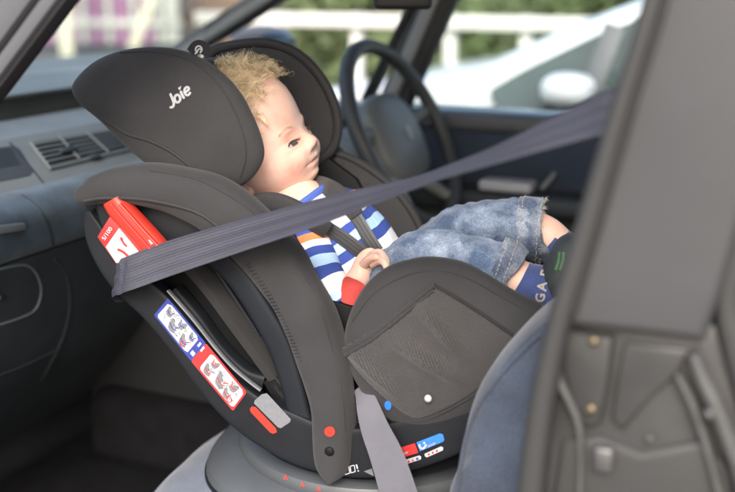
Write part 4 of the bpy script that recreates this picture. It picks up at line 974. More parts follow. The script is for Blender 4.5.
    gt = G(); f = 15.2; ang = R_(40); ex = (f*math.cos(ang)*.98, -f*math.sin(ang)*.98); ey = (-f*math.sin(ang)*.95, -f*math.cos(ang)*.95)
    ex = (13.2*.86, -13.2*.60); ey = (-13.2*.42, -13.2*1.08); o0 = (171.5, 107)
    def T2(u, v): return (o0[0]+ex[0]*u+ey[0]*v, o0[1]+ex[1]*u+ey[1]*v)
    K = lambda pts, w_=1.25: line_decal(TH, [T2(*p) for p in pts], w_, gt, .0012, 5)
    def dots(u, v, r): decal(TH, disc(*T2(u, v), r, 10), gt, .0012, sub=0)
    K([(.30, .72), (.31, .35), (.28, .08), (.12, -.06), (-.04, .0)]); dots(.30, .72, 1.2); dots(-.04, .0, 1.2)
    cc = (.66, .22); K([(cc[0]+.22*math.cos(t), cc[1]+.24*math.sin(t)) for t in [i*math.pi/6 for i in range(13)]])
    K([(1.08, .46), (1.09, .2), (1.12, .02)]); dots(1.08, .46, 1.2); dots(1.12, .02, 1.2)
    decal(TH, [T2(.98, .74), T2(1.04, .60), T2(1.10, .60), T2(1.24, .74), T2(1.16, .80), T2(1.10, .74), T2(1.04, .80)], gt, .0012, sub=0)
    K([(1.32, .25), (1.72, .30), (1.66, .46), (1.50, .50), (1.34, .38), (1.32, .18), (1.42, .02), (1.58, .0), (1.72, .08)], 1.15)
    build('logo', gt, 'white_print', hr)
    # far wing, inner side towards the camera
    fw = [(206, 62), (216, 50), (240, 44), (270, 43.5), (299, 55), (321, 78), (334, 104), (338, 127), (333, 148), (318, 162), (285, 190), (235, 200), (180, 160), (175, 100)]
    g = pillow(fw, S, 1.47, .012, .03, n=8, rings=20, pw=4, center=(265, 115)); w2 = build('headrest_wing', g, 'fabric_dark', cs)
    g = G(); tube([S(x, y, 1.462) for x, y in catmull(fw, 6, True)][:int(6*10.5)], .0072, 10, g); build('wing_rim', g, 'piping', w2)
    inn = [(265+(x-265)*.93, 115+(y-115)*.93) for x, y in fw]; g = pillow(inn, S, 1.462, .007, .001, n=8, rings=14, pw=3, center=(265, 115)); build('wing_lining', g, 'mesh_inner', w2)
    g = slab(catmull([(84, 94), (100, 78), (122, 70), (142, 72), (152, 86), (162, 116), (178, 150), (190, 184), (152, 170), (104, 118)], 4, True), SN, 1.20, 1.45, .012, seg=4); build('headrest_back', g, 'fabric_dark', cs)
    # woven tag on the headrest edge
    g = band([(191, 53), (197, 47), (203, 48), (209, 54)], [5.5, 6.5, 6.5, 5], S, 1.198, .0012, ex=4); tg = build('woven_tag', g, 'fabric_dark', hr)
    TT = bvh(g); gt = G(); line_decal(TT, [(199+3.2*math.cos(t), 49.5+3.4*math.sin(t)) for t in [i*math.pi/4 for i in range(9)]], .8, gt, .001, 2); line_decal(TT, [(195, 54), (197, 52.5), (199, 49), (201, 49.5)], .7, gt, .001, 2); build('tag_emblem', gt, 'white_print', tg)
seat()
# ================================================================== CHILD
PR = S(345, 300, 1.33)
person = None
def head_geo():
    """toddler head in its own frame: x face, y the child's left, z crown"""
    NU, NV = 300, 220; vs = []; fs = []
    gs = lambda y, z, y0, z0, sy, sz: math.exp(-((y-y0)/sy)**2-((z-z0)/sz)**2)
    for i in range(NV+1):
        ph = math.pi*i/NV-math.pi/2
        for j in range(NU):
            th = 2*math.pi*j/NU
            d = Vector((math.cos(ph)*math.cos(th), math.cos(ph)*math.sin(th), math.sin(ph))); sz = abs(d.z); ct = math.cos(th); f_ = .5+.5*ct
            f_ = f_*f_*(3-2*f_)
            e = (2.1+1.7*f_) if d.z < 0 else (2.0+.5*f_)
            r = max(0, 1-sz**e)**(1/e); z = d.z*(.088 if d.z > 0 else .089)
            ey = 2.7 if d.z < 0 else 2.25; ry = max(0, 1-sz**ey)**(1/ey)
            sn = math.sin(th); x = r*ct*(.079 if ct > 0 else .088); y = ry*sn*.071
            if z < 0:
                t = min(1, -z/.089); y *= 1-.20*t**1.8
                if ct <= 0: x *= 1-.40*t**1.1
                else: x *= 1-.03*t
            if d.x < 0: y *= 1+.05*math.sin(math.pi*min(1, max(0, (z+.03)/.11)))
            if d.x > -.1:
                k = min(1, (d.x+.1)/.35); f = 0
                f += -.0030*gs(y, z, 0, -.014, .05, .012)                     # root of the nose band
                f += .0050*gs(y, z, 0, .036, .048, .030)                    # round forehead
                for s in (-1, 1):
                    f += -.0075*gs(y, z, s*.0275, -.028, .0130, .0095)           # sockets
                    f += .0030*gs(y, z, s*.027, -.012, .017, .006)            # brow
                    f += .0066*gs(y, z, s*.0275, -.0285, .0118, .0070)             # eyelids over the ball
                    f += -.0015*gs(y, z, s*.0275, -.0232, .0112, .0016)            # lid crease
                    f += -.0010*gs(y, z, s*.026, -.0355, .0110, .0018)            # crease below the lid
                    f += .0085*gs(y, z, s*.033, -.050, .021, .018)               # cheeks
                    f += .0032*gs(y, z, s*.0085, -.0425, .0062, .0058)             # alae
                    f += -.0022*gs(y, z, s*.0052, -.0480, .0030, .0024)              # nostrils
                    f += -.0010*gs(y, z, s*.0170, -.0605, .0045, .0045)              # mouth corners
                    f += -.0003*gs(y, z, s*.0160, -.0500, .0040, .0085)              # fold beside the nose
                f += .0050*gs(y, z, 0, -.032, .0070, .009)+.0078*gs(y, z, 0, -.0405, .0102, .0085) # bridge, tip
                f += .0022*gs(y, z, 0, -.0565, .0145, .0042)                    # upper lip
                f += .0018*gs(y, z, 0, -.0650, .0125, .0042)                  # lower lip
                f += -.0030*gs(y, z, 0, -.0608, .0160, .0013)                # mouth line
                f += -.0018*gs(y, z, 0, -.0515, .0025, .0035)               # philtrum
                f += -.0012*gs(y, z, 0, -.0715, .014, .0036)                # under the lip
                f += .0065*gs(y, z, 0, -.079, .016, .0095)                   # chin
                x += f*k
                if z < -.03: y += 0
            # temples / cheek fullness to the side
            for s in (-1, 1):
                y += s*.0085*math.exp(-((x-.035)/.030)**2-((z+.050)/.024)**2) if y*s > 0 else 0
            vs.append(Vector((x, y, z)))
    for i in range(NV):
        for j in range(NU): a = i*NU+j; b = i*NU+(j+1) % NU; fs.append((a, b, b+NU, a+NU))
    return vs, fs
HP = R_(26); HROLL = R_(-12); HYAW = R_(-11); HS = 1.10
Rz = Matrix.Rotation(SA+HYAW, 3, 'Z'); HM = Rz @ Matrix.Rotation(-HP, 3, 'Y') @ Matrix.Rotation(-HROLL, 3, 'X')
NOSE = S(317.0, 140, 1.33); HC = NOSE-HM @ Vector((.0895, 0, -.040))*HS
def H(x, y, z): return HC+HM @ Vector((x, y, z))*HS
print('roll check: crown', proj(H(0, 0, .088)), 'near ear', proj(H(0, -.07, -.03)), 'near eye', proj(H(.07, -.026, -.018)), 'far eye', proj(H(.07, .026, -.018)), 'nose', proj(H(.092, 0, -.04)), 'chin', proj(H(.075, 0, -.08)))
def limb(pts, n=18, g=None, seg=6, disp=None, m0=0):
    """pts: (point, r1 across-view, r2 depth)"""
    P = catmull([(*p, a, b) for p, a, b in pts], seg); rings = []; prev = None; uvs = []; acc = 0
    for i, q in enumerate(P):
        p = Vector(q[:3]); t = (Vector(P[min(i+1, len(P)-1)][:3])-Vector(P[max(i-1, 0)][:3])).normalized()
        n1 = t.cross(L).normalized(); n2 = t.cross(n1).normalized()
        if prev is not None: acc += (p-prev).length
        prev = p; ring = []
        for k in range(n):
            a = 2*math.pi*k/n; v = p+n1*math.cos(a)*q[3]+n2*math.sin(a)*q[4]
            ring.append(v); uvs.append((k/n, acc))
        rings.append(ring)
    return loft(rings, g=g, uvs=uvs, cap=True)
CH = {}
def child():
    global person
    g = G(); vs, fs = head_geo(); g.add([H(*v) for v in vs], fs)
    # ears
    for s in (-1, 1):
        c = Vector((.002, s*.0665, -.040)); e = []
        for i in range(17):
            for j in range(20):
                u = math.pi*i/16-math.pi/2; t = 2*math.pi*j/20
                r = math.cos(u); y = .0075*math.sin(u); px_ = .015*r*math.cos(t); pz = .025*r*math.sin(t)*(1 if math.sin(t) > 0 else .9)
                rad = math.hypot(px_/.015, pz/.025); dish = -.006*math.exp(-(rad/.55)**2) if y > 0 else 0
                yy = y+dish
                v = Vector((px_-abs(0), yy*1, pz)); v = Matrix.Rotation(s*R_(-28), 3, 'Z') @ Vector((v.x, s*v.y, v.z)); e.append(c+v)
        f2 = [(i*20+j, i*20+(j+1) % 20, (i+1)*20+(j+1) % 20, (i+1)*20+j) for i in range(16) for j in range(20)]
        g.add([H(*v) for v in e], f2)
    # neck and chest
    limb([(H(-.02, 0, -.055), .046, .048), (H(-.012, 0, -.092), .043, .046), (S(300, 209, 1.33), .044, .050), (S(314, 228, 1.33), .05, .06)], 28, g)
    # near forearm and hand (right arm)
    wrist = S(360.5, 274, 1.232); limb([(S(341.5, 306, 1.232), 0.0202, 0.0202), (S(352.5, 290, 1.233), 0.0193, 0.0193), (wrist, .0150, .0145), (S(364.5, 266, 1.239), 0.0151, 0.0126), (S(369, 261, 1.239), 0.0160, 0.0105), (S(374, 257, 1.239), 0.0143, 0.0092), (S(377.5, 255, 1.239), 0.0092, 0.0067)], 20, g)
    for k in range(4):
        ox, oy = ((0, 0), (1.2, 2.6), (2.0, 5.2), (2.4, 7.8))[k]; ln = (.92, 1.05, .98, .78)[k]; q = 1.224-.004*k
        limb([(S(370.5+ox, 256+oy, q+.008), .0056, .0056), (S(375+ox, 253.5+oy, q-.002), .0056, .0056), (S(378.5+ox+1.5*ln, 253+oy, q-.010), .0052, .0050), (S(380+ox+3.8*ln, 256+oy, q-.014), .0048, .0046), (S(380+ox+5.4*ln, 260+oy, q-.015), .0044, .0042), (S(380+ox+6*ln, 262.5+oy, q-.014), .0030, .0030)], 12, g, 5)
    limb([(S(362.5, 268, 1.236), .0072, .0062), (S(366, 262, 1.221), .0062, .0058), (S(371, 258, 1.210), .0054, .0052), (S(376, 257, 1.204), .0048, .0046), (S(379, 258.2, 1.203), .0030, .0030)], 12, g, 5)
    # ankles
    limb([(S(484, 262, 1.235), .027, .027), (S(503, 270, 1.235), .0275, .0275), (S(516, 279, 1.235), .0260, .027), (S(535, 287, 1.235), .025, .026)], 24, g)
    limb([(S(528, 228, 1.375), .027, .027), (S(546, 236, 1.375), .0265, .027), (S(560, 248, 1.375), .025, .026)], 24, g)
    # far arm, hidden behind the straps
    limb([(S(352, 232, 1.43), .024, .024), (S(375, 262, 1.43), .02, .02), (S(395, 262, 1.41), .016, .012), (S(402, 262, 1.41), .012, .008)], 16, g)
    limb([(S(312, 224, 1.33), .05, .06), (S(340, 256, 1.33), .060, .075), (S(372, 305, 1.33), .062, .08), (S(388, 320, 1.33), .055, .075)], 24, g)
    limb([(S(305, 222, 1.29), .026, .026), (S(308, 248, 1.25), .022, .022), (S(320, 280, 1.238), .020, .020), (S(333, 299, 1.232), .018, .018), (S(343, 296, 1.232), .018, .018)], 20, g)
    limb([(S(384, 318, 1.30), .045, .045), (S(406, 284, 1.25), .036, .036), (S(425, 271, 1.235), .034, .034), (S(448, 267, 1.23), .029, .029), (S(486, 266, 1.235), .027, .027)], 20, g)
    limb([(S(384, 318, 1.36), .045, .045), (S(420, 282, 1.39), .036, .036), (S(448, 246, 1.385), .034, .034), (S(478, 232, 1.378), .029, .029), (S(530, 229, 1.375), .027, .027)], 20, g)
    limb([(S(318, 226, 1.37), .03, .03), (S(335, 226, 1.42), .026, .026), (S(354, 234, 1.43), .024, .024)], 16, g)
    person = build('person', g, 'skin', None, disp=lambda v: v+noise.noise_vector(v*160)*.00022)
    tag(person, 'toddler with blond curls in a striped top and jeans, lying back in the child seat', 'child')
    # eyes
    for s in (-1, 1):
        g = G(); ey = Vector((.0665, s*.0262, -.0178)); ax = (HM @ Vector((0, 1, 0)), HM @ Vector((0, 0, 1)), HM @ Vector((1, 0, 0)))
        # visible eye slit: almond of white, iris and pupil laid on the lid bulge
        T = HEADT
        def on(y, z, l):
            h = T.ray_cast(H(.16, y, z), -(HM @ Vector((1, 0, 0)))); return h[0]+(HM @ Vector((1, 0, 0)))*l
        def alm(t, k=1.0, lift=.0004):   # outline point
            y = .0082*math.cos(t)*k+s*(-.0012); z = (.0036 if math.sin(t) > 0 else .0025)*math.sin(t)*k*(1-.25*math.cos(t)**2); return on(s*.0276+y, -.0282+z, lift)
        n = 28; c0 = on(s*.0276, -.0282, .0012)
        g.add([c0]+[alm(2*math.pi*i/n, .5, .0010) for i in range(n)]+[alm(2*math.pi*i/n, 1, .0004) for i in range(n)], [(0, 1+i, 1+(i+1) % n) for i in range(n)]+[(1+i, 1+n+i, 1+n+(i+1) % n, 1+(i+1) % n) for i in range(n)])
        e = build('eye', g, 'eye_white', person)
        g = G(); yc = s*.0276+.0020; r = .0052; vs = [on(yc, -.0282, .0018)]
        for i in range(n):
            t = 2*math.pi*i/n; z = max(-.0022, min(.0033, r*math.sin(t))); vs.append(on(yc+r*math.cos(t), -.0282+z, .0014))
        g.add(vs, [(0, 1+i, 1+(i+1) % n) for i in range(n)]); build('iris', g, 'iris', e)
        g = G(); r = .0024; vs = [on(yc, -.0280, .0022)]+[on(yc+r*math.cos(2*math.pi*i/n), -.0280+r*math.sin(2*math.pi*i/n), .0019) for i in range(n)]; g.add(vs, [(0, 1+i, 1+(i+1) % n) for i in range(n)]); build('pupil', g, 'lash', e)
        g = G(); up = [alm(math.pi*i/14, 1.03, .0011) for i in range(15)]; tube(up, [.0004+.0005*math.sin(math.pi*i/14) for i in range(15)], 6, g)
        X = HM @ Vector((1, 0, 0)); Z = HM @ Vector((0, 0, 1)); Yv = HM @ Vector((0, 1, 0)); rnd = random.Random(4)
        for i in range(26):
            t = math.pi*(.06+.88*i/25); p = alm(t, 1.03, .0012); oy = math.cos(t)*.6
            tube([p, p+X*.003+Z*.0002+Yv*oy*.002, p+X*.0055+Z*.0022+Yv*oy*.004], [.00022, .00016, .00006], 4, g)
        build('eyelashes', g, 'lash', person)
        g = G(); lid = [alm(math.pi*(1+i/14), 1.04, .0006) for i in range(15)]; tube(lid, .0005, 6, g); build('lower_lid', g, 'lip', person)
        g = G()
        for i in range(150):
            u = rnd.random(); y = s*(.015+.022*u); z = -.0115+.0035*math.sin(math.pi*min(1, u*.9+.1))+rnd.uniform(-.0015, .0015); p = on(y, z, .0001); q2 = on(y+s*.0032, z+.0006, .0005); tube([p, q2], [.00012, .00006], 3, g)
        build('eyebrow', g, 'brow', person)
    # lips
    T = HEADT
    def on(y, z, l):
        h = T.ray_cast(H(.16, y, z), -(HM @ Vector((1, 0, 0)))); return h[0]+(HM @ Vector((1, 0, 0)))*l
    g = G(); n = 20; nn = 7
    for (za, zb) in ((-.0609, -.0588), (-.0609, -.0634)):
        vs = []
        for i in range(n+1):
            u = -1+2*i/n; y = .0158*u; h = (1-u*u)**1.1
            cup = 1-.18*math.exp(-(u/.14)**2) if zb > za else 1
            for j in range(nn):
                v = j/(nn-1); z = za+(zb-za)*v*h*cup-.0012*abs(u)**2; vs.append(on(y, z, .0003*math.sin(math.pi*v)+.00005))
        g.add(vs, [(i*nn+j, i*nn+j+1, (i+1)*nn+j+1, (i+1)*nn+j) for i in range(n) for j in range(nn-1)])
    build('lips', g, 'lip', person)
    # hair
    rnd = random.Random(11); g = G()
    clumps = 0
    while clumps < 640:
        d = Vector((rnd.gauss(0, 1), rnd.gauss(0, 1), rnd.gauss(0, 1))).normalized()
        line = (.35-.42*abs(d.y) if d.y < 0 else .40)+.05*noise.noise(d*6)
        if d.x > 0 and d.z < line+d.x*.34: continue
        if d.x <= 0 and d.z < -.35: continue
        if abs(d.y) > .8 and d.x > -.15 and d.z < .12: continue
        clumps += 1
        flow0 = Vector((.55 if d.z > .3 else .1, d.y*.6, -.25))+Vector((rnd.gauss(0, .75), rnd.gauss(0, .75), rnd.gauss(0, .5)))
        LN = rnd.uniform(.026, .052); TU = rnd.uniform(.8, 1.9)*rnd.choice([-1, 1]); CR = rnd.uniform(.0035, .0080); PH = rnd.uniform(0, 6.28); lift = rnd.uniform(.2, 1.0)
        for _ in range(rnd.randint(11, 20)):
            dd = (d+Vector((rnd.gauss(0, .10), rnd.gauss(0, .10), rnd.gauss(0, .10)))).normalized()
            p0 = Vector((d.x*(.080 if d.x > 0 else .088), d.y*.072, d.z*.088)); p1 = Vector((dd.x*(.080 if dd.x > 0 else .088), dd.y*.072, dd.z*.088))
            nrm = d; tan = (flow0-nrm*flow0.dot(nrm)).normalized(); side = nrm.cross(tan)
            ln = LN*rnd.uniform(.75, 1.12); cr = CR*rnd.uniform(.8, 1.2); ph = PH+rnd.gauss(0, .45); pts = []; k = 12; jt = Vector((rnd.gauss(0, .0016), rnd.gauss(0, .0016), rnd.gauss(0, .0016)))
            loose = rnd.random() < .12
            if loose: ph += rnd.gauss(0, 1.5); ln *= 1.2
            for i in range(k):
                t = i/(k-1); a = ph+TU*2*math.pi*t; c = p1.lerp(p0, min(1, t*1.5)*.75)+jt*t
                q = c+nrm*(.001+lift*.012*math.sin(math.pi*.62*t))+tan*ln*t*.6+side*math.cos(a)*cr*(.25+.75*t)+nrm*(math.sin(a)+1)*cr*(.25+.75*t)*.8
                base = Vector((q.x/.084, q.y/.072, q.z/.088))
                if base.length < 1.02: q = q*(1.02/base.length)
                pts.append(H(*q))
            w_ = rnd.uniform(.00022, .00042); tube(pts, [w_*(1-.7*i/(k-1)) for i in range(k)], 3, g, cap=False)
    for _ in range(110):      # fly-away hairs
        d = Vector((rnd.gauss(0, .8), rnd.gauss(0, 1), abs(rnd.gauss(0, 1))+.5)).normalized(); p = Vector((d.x*.082, d.y*.072, d.z*.088)); tn = Vector((rnd.gauss(.4, .6), rnd.gauss(0, .6), rnd.gauss(0, .3)))
        if d.x > .35: continue
        pts = [H(*(p+d*(.010+.010*t*(1-.4*t))+tn*.018*t+d.orthogonal()*math.sin(t*5+p.x*99)*.003)) for t in [i/7 for i in range(8)]]
        tube(pts, .00009, 3, g, cap=False)
    hr = build('hair', g, 'hair', person)
    g = G(); vs = []; nu, nv = 90, 40
    for i in range(nv+1):
        for j in range(nu):
            th = 2*math.pi*j/nu; lim = .60 if math.cos(th) > 0 else .60-1.0*(-math.cos(th))
            lim = .42+.28*max(0, math.cos(th))+.06*max(0, math.sin(th))-.95*max(0, -math.cos(th)); lim = min(.97, lim+.05*noise.noise(Vector((math.cos(th)*3, math.sin(th)*3, 1))))
            z0_ = lim; zz = 1-(1-z0_)*(i/nv)**1.4; r = math.sqrt(max(0, 1-zz*zz)); d = Vector((r*math.cos(th), r*math.sin(th), zz))
            b = 1+.035*(1-(i/nv)**6)+.012*noise.noise(d*9)-.02*(i/nv)**8
            vs.append(H(d.x*(.080 if d.x > 0 else .088)*b, d.y*.072*b, d.z*.088*b))
    g.add(vs, [(i*nu+j, i*nu+(j+1) % nu, (i+1)*nu+(j+1) % nu, (i+1)*nu+j) for i in range(nv) for j in range(nu)]); build('hair_undercoat', g, 'hair_cap', hr)
    # clothes
    tors = [(S(303, 207, 1.33), .047, .060), (S(307, 212, 1.33), .058, .084), (S(314, 221, 1.33), .066, .098), (S(323, 232, 1.33), .072, .105), (S(340, 256, 1.33), .078, .102), (S(356, 282, 1.33), .080, .10), (S(372, 305, 1.33), .078, .10), (S(392, 325, 1.33), .07, .095)]
    g = limb(tors, 64, seg=8); CH['t'] = g; shirt = build('shirt', g, 'stripes', person, disp=lump(.0035, 28, 2))
    slv = [(S(300, 218, 1.250), .036, .034), (S(308, 248, 1.242), .035, .033), (S(320, 280, 1.225), .034, .032), (S(334.5, 307, 1.220), .034, .032), (S(345.5, 304, 1.222), .029, .028), (S(353.5, 294, 1.224), .0245, .0245)]
    g = limb(slv, 36, seg=8); CH['s'] = g; slo = build('sleeve', g, 'stripes', shirt, disp=lump(.003, 40, 5))
    g = limb([(S(347.5, 300, 1.221), .0255, .0255), (S(350.5, 297, 1.222), .0262, .0262), (S(353.5, 294, 1.224), .0262, .0258), (S(357.5, 288, 1.226), .0255, .025), (S(358.5, 286.5, 1.227), .021, .020)], 36, seg=4); build('cuff', g, 'cuff_red', shirt, disp=lump(.0022, 45, 5))
    g = limb([(S(330, 222, 1.42), .034, .032), (S(352, 240, 1.435), .032, .03), (S(366, 252, 1.435), .028, .028)], 30); build('sleeve', g, 'stripes', shirt, disp=lump(.003, 40, 8))
    # collar
    g = G(); c = S(303, 207, 1.33); t = (S(320, 230, 1.33)-c).normalized(); n1 = t.cross(L).normalized(); n2 = t.cross(n1).normalized()
    tube([c-t*.004+n1*.049*math.cos(a)+n2*.062*math.sin(a) for a in [2*math.pi*i/48 for i in range(49)]], .0055, 8, g); build('collar', g, 'collar_blue', shirt)
    # jeans: near leg
    def fold(amp, sc_, sd):
        def f(v):
            n = noise.noise_vector((v+Vector((sd, 0, 0)))*sc_); n2 = noise.noise_vector((v+Vector((sd, 5, 0)))*sc_*2.6)
            # stretched along the leg so creases run round the limb
            s_ = v.dot(FS); o_ = v.dot(L); r1 = noise.noise(Vector((s_*46+v.z*30+sd, o_*13, v.z*16))); r2 = noise.noise(Vector((s_*30-v.z*55+sd*2, o_*15, v.z*12+4)))
            rd = (1-2.2*abs(r1))+.7*(1-2.2*abs(r2))
            return v+n*amp*.6+n2*amp*.3+(ZU*.55-L*.65)*rd*amp*.58
        return f
    jn = [(S(384, 322, 1.28), .050, .048), (S(394, 302, 1.265), .048, .046), (S(406, 281, 1.243), .047, .044), (S(424, 266, 1.228), .0445, .044), (S(446, 263, 1.226), .039, .041), (S(470, 265, 1.232), .035, .038), (S(491, 268, 1.235), .0345, .037), (S(507, 271, 1.235), .0345, .036)]
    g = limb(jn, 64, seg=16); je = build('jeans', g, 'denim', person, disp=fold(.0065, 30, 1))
    g = limb([(S(494, 266.5, 1.235), .0385, .039), (S(498, 268, 1.235), .0395, .040), (S(505, 270.5, 1.235), .0395, .0395), (S(510, 272, 1.235), .038, .038), (S(511, 272.5, 1.235), .033, .033)], 48, seg=5); nc = build('trouser_cuff', g, 'denim_seam', je, disp=fold(.0028, 60, 3))
    fj = [(S(412, 296, 1.39), .045, .05), (S(428, 268, 1.39), .044, .048), (S(446, 246, 1.385), .042, .046), (S(460, 236, 1.38), .0405, .044), (S(480, 231, 1.378), .040, .043), (S(502, 229, 1.375), .040, .041), (S(522, 229.5, 1.375), .0405, .041), (S(535, 230, 1.375), .040, .040)]
    g = limb(fj, 64, seg=16); build('jeans_leg', g, 'denim_shaded', je, disp=fold(.0065, 30, 7))
    g = limb([(S(518, 228.5, 1.375), .0432, .043), (S(521, 228.7, 1.375), .0445, .044), (S(532, 229.6, 1.375), .0445, .044), (S(542, 230.3, 1.375), .044, .0435), (S(543.5, 230.3, 1.375), .038, .038)], 48, seg=5); fc = build('trouser_cuff', g, 'denim_seam', je, disp=fold(.0025, 60, 9))
    rnd = random.Random(5)    # frayed hem threads and stitching, cuff by cuff
    for (cx, cy, q, r1, sl, sx, par) in ((543, 230.3, 1.375, .0435, .4, ((521.5, 228.7), (539.5, 230.2)), fc), (511, 272.5, 1.235, .037, 1.4, ((498.5, 268.2), (507, 271.2)), nc)):
        g = G(); c = S(cx, cy, q); t = (S(cx+4, cy+sl, q)-c).normalized(); n1 = t.cross(L).normalized(); n2 = t.cross(n1).normalized()
        for i in range(190):
            a = rnd.uniform(0, 2*math.pi); rr = r1*rnd.uniform(.96, 1.03); p = c+n1*math.cos(a)*rr+n2*math.sin(a)*rr-t*.002; e = p+t*rnd.uniform(.001, .0045)+Vector((rnd.gauss(0, .0015), rnd.gauss(0, .0015), rnd.gauss(0, .0015)))
            tube([p, (p+e)/2+Vector((rnd.gauss(0, .0006),)*3), e], [.0004, .0003, .0002], 3, g)
        build('frayed_threads', g, 'sock_grey', je)
        for sxx, syy in sx:
            g = G(); c2 = S(sxx, syy, q); r2 = .0452 if q > 1.3 else .0402
            for i in range(44):
                a0 = 2*math.pi*i/44; a1 = a0+2*math.pi/44*.62; P_ = [c2+n1*math.cos(a)*r2+n2*math.sin(a)*r2 for a in (a0, a1)]; tube([fold(.0026, 60, 3 if q < 1.3 else 9)(p) for p in P_], .0006, 4, g)
            build('hem_stitching', g, 'sock_grey', je)
    # harness over the shirt: pads and webbing laid on the body
    BT = bvh(G().add(CH['t'].v, CH['t'].f).add(CH['s'].v, CH['s'].f))
    def strap(cl, hw, th, nm, m, dq, lines=0):
        P = catmull([(x, y, w_) for (x, y), w_ in zip(cl, hw)], 6); rings = []; n = 9; pts = []
        for k, (x, y, w_) in enumerate(P):
            x0, y0, _ = P[max(k-1, 0)]; x1, y1, _ = P[min(k+1, len(P)-1)]; l = math.hypot(x1-x0, y1-y0); nx, ny = -(y1-y0)/l, (x1-x0)/l
            row = []
            for i in range(n):
                u = -1+2*i/(n-1); h = hit(BT, x+nx*u*w_, y+ny*u*w_, .001); row.append(h if h is not None and abs((h-CAM).dot(L)-dq) < .10 else None)
            pts.append((row, x, y, nx, ny, w_))
        for row, x, y, nx, ny, w_ in pts:
            ok = [(h-CAM).dot(L) for h in row if h is not None]; q = (.5*min(ok)+.5*sum(ok)/len(ok)) if ok else dq
            q = min(q, dq)
            up = []; dn = []
            for i in range(n):
                u = -1+2*i/(n-1); e = (1-u**4)
                up.append(S(x+nx*u*w_, y+ny*u*w_, q-th*(.35+.65*e)-.003)); dn.append(S(x+nx*u*w_, y+ny*u*w_, q+.001))
            rings.append(up+dn[::-1])
        # smooth along
        for _ in range(6):
            rings = [rings[0]]+[[(a+b*2+c)/4 for a, b, c in zip(rings[k-1], rings[k], rings[k+1])] for k in range(1, len(rings)-1)]+[rings[-1]]
        g = loft(rings); o = build(nm, g, m, cs)
        if lines:
            T = bvh(g); gl = G()
            for u in (-.5, 0, .5): line_decal(T, [(x+nx*u*w_, y+ny*u*w_) for row, x, y, nx, ny, w_ in pts], .3, gl, .0005, 1)
            build('strap_weave', gl, 'belt', o)
    strap([(310, 220), (324, 227), (338, 235), (352, 245), (364, 254), (374, 262)], [8, 7.5, 7.3, 7.3, 7.2, 7], .0025, 'harness_strap', 'harness', 1.262, 1)
    strap([(346, 206), (355, 218), (362, 229), (369, 240), (377, 252)], [8, 7.8, 7.5, 7.3, 7.2], .0025, 'harness_strap', 'harness', 1.33, 1)
    strap([(236, 214), (252, 205), (272, 202), (292, 208), (312, 220), (328, 231)], [9, 10, 10.5, 10, 10, 9], .010, 'shoulder_pad', 'fabric', 1.235)
    strap([(306, 180), (318, 184), (334, 192), (347, 204), (356, 216)], [5, 9, 10.5, 10, 8.5], .009, 'shoulder_pad', 'fabric', 1.36)
    # socks and shoes
    for (pts, sd, nm) in (([(S(519, 281, 1.235), .0275, .0280), (S(527, 285, 1.235), .0285, .0285), (S(541, 289, 1.235), .030, .0285), (S(556, 292, 1.236), .034, .029), (S(570, 285, 1.238), .033, .028)], 1, 'n'),
                          ([(S(549, 241, 1.375), .0270, .0280), (S(556, 247, 1.375), .0285, .0285), (S(566, 255, 1.375), .031, .0285), (S(576, 256, 1.375), .032, .029), (S(586, 246, 1.376), .03, .027)], 2, 'f')):
        g = limb(pts, 40, seg=8); sk = build('sock', g, 'sock', person, disp=lump(.001, 60)); T = bvh(g)
        gt = G()
        if nm == 'n':
            for s_, o, exx, eyy in (('G', (535.6, 301.5), (1.2, -12.2), (-13, -1.2)), ('A', (537.2, 290.5), (1.6, -13), (-13, -1.4)), ('P', (539.8, 277), (2.0, -12), (-12.2, -2.6))):
                o = (o[0]+8.6, o[1]+.8)
                text_decal(T, s_, o, exx, eyy, gt, .03, .0012)
        else:
            for s_, o, exx, eyy in (('A', (566, 252), (3.5, -9.5), (-9, -4)), ('P', (569.5, 243), (5, -8.4), (-8, -5))):
                text_decal(T, s_, (o[0]+1, o[1]+1), exx, eyy, gt, .03, .0012)
        build('sock_lettering', gt, 'sock_grey', sk)
        base = (559, 262, 1.225) if nm == 'n' else (590, 225, 1.372)
        x, y, q = base
        sh = [(S(x+5, y+34, q), .022, .026), (S(x+2, y+22, q), .030, .032), (S(x+2, y+5, q), .030, .034), (S(x+5, y-14, q+.002), .026, .034), (S(x+9, y-30, q+.004), .020, .030), (S(x+11, y-38, q+.005), .010, .018)]
        if nm == 'n': sh = [(S(565, 302, 1.235), .020, .026), (S(563, 290, 1.235), .028, .031), (S(563, 275, 1.235), .027, .033), (S(568, 258, 1.238), .024, .034), (S(573, 244, 1.24), .019, .03), (S(576, 236, 1.241), .010, .018)]
        else: sh = [(S(594, 272, 1.375), .020, .026), (S(592, 258, 1.375), .028, .031), (S(592, 244, 1.375), .027, .033), (S(597, 226, 1.378), .024, .034), (S(602, 212, 1.38), .019, .03), (S(605, 204, 1.381), .010, .018)]
        g = limb(sh, 32, seg=6); so_ = build('shoe', g, 'shoe', person)
        T2 = bvh(g); gg = G(); X0_, Y0_ = (sh[2][0], 0)
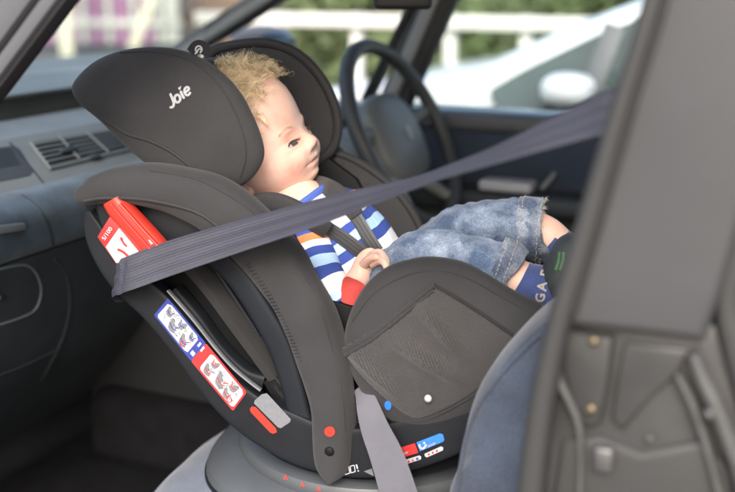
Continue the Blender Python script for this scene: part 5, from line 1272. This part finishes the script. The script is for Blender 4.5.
        cx, cy = proj(sh[3][0])
        for o_ in (0, 4): line_decal(T2, [(cx-12+o_, cy+12), (cx-9+o_, cy+3), (cx-8+o_, cy-6)], 1.3, gg, .001, 3)
        build('shoe_stripe', gg, 'shoe_green', so_)
for c_, r_b, k_ in ((H(.060, -.036, -.050), .030, .55), (H(.060, .036, -.050), .030, .55), (H(.090, 0, -.041), .014, .45), (H(.075, 0, -.080), .018, .3), (H(.0, -.07, -.045), .03, .5), (H(.07, -.027, -.022), .012, .25)):
    blush(M['skin'], c_, r_b, (.66, .25, .19), k_)
M['eye_white'] = mat('eye_white', (.50, .46, .44), .12, .03, 50, spec=.6)  # sclera toned down: shading of the eye slit put into its colour
M['iris'] = mat('iris', (.055, .07, .09), .12, .3, 300, spec=.6)
HEADT = None
_v, _f = head_geo(); _g = G(); _g.add([H(*v) for v in _v], _f); HEADT = bvh(_g)
child()
# ================================================================== LIGHT
w = bpy.data.worlds.new('World'); sc.world = w; w.use_nodes = True; nt = w.node_tree
sky = nt.nodes.new('ShaderNodeTexSky'); sky.sky_type = 'NISHITA'; sky.sun_disc = False
EL, AZ = R_(36), R_(162)   # AZ: compass direction the sun stands in (from +Y towards +X)
sky.sun_elevation = EL; sky.sun_rotation = AZ; sky.air_density = 1; sky.dust_density = 3.5; sky.ozone_density = 1
bg = nt.nodes['Background']; nt.links.new(sky.outputs[0], bg.inputs[0]); bg.inputs[1].default_value = .15
sd = bpy.data.lights.new('sun', 'SUN'); sd.energy = 1.5; sd.angle = R_(22); sd.color = (1, .975, .94)
so = bpy.data.objects.new('sun', sd); COL.objects.link(so)
dv = Vector((math.sin(AZ)*math.cos(EL), math.cos(AZ)*math.cos(EL), math.sin(EL)))
so.rotation_euler = dv.to_track_quat('Z', 'Y').to_euler()
vs_ = sc.view_settings; vs_.view_transform = 'Standard'; vs_.look = 'None'; vs_.gamma = 1; vs_.use_curve_mapping = False
vs_.exposure = 1.42
sc.cycles.max_bounces = 8; sc.cycles.transparent_max_bounces = 12
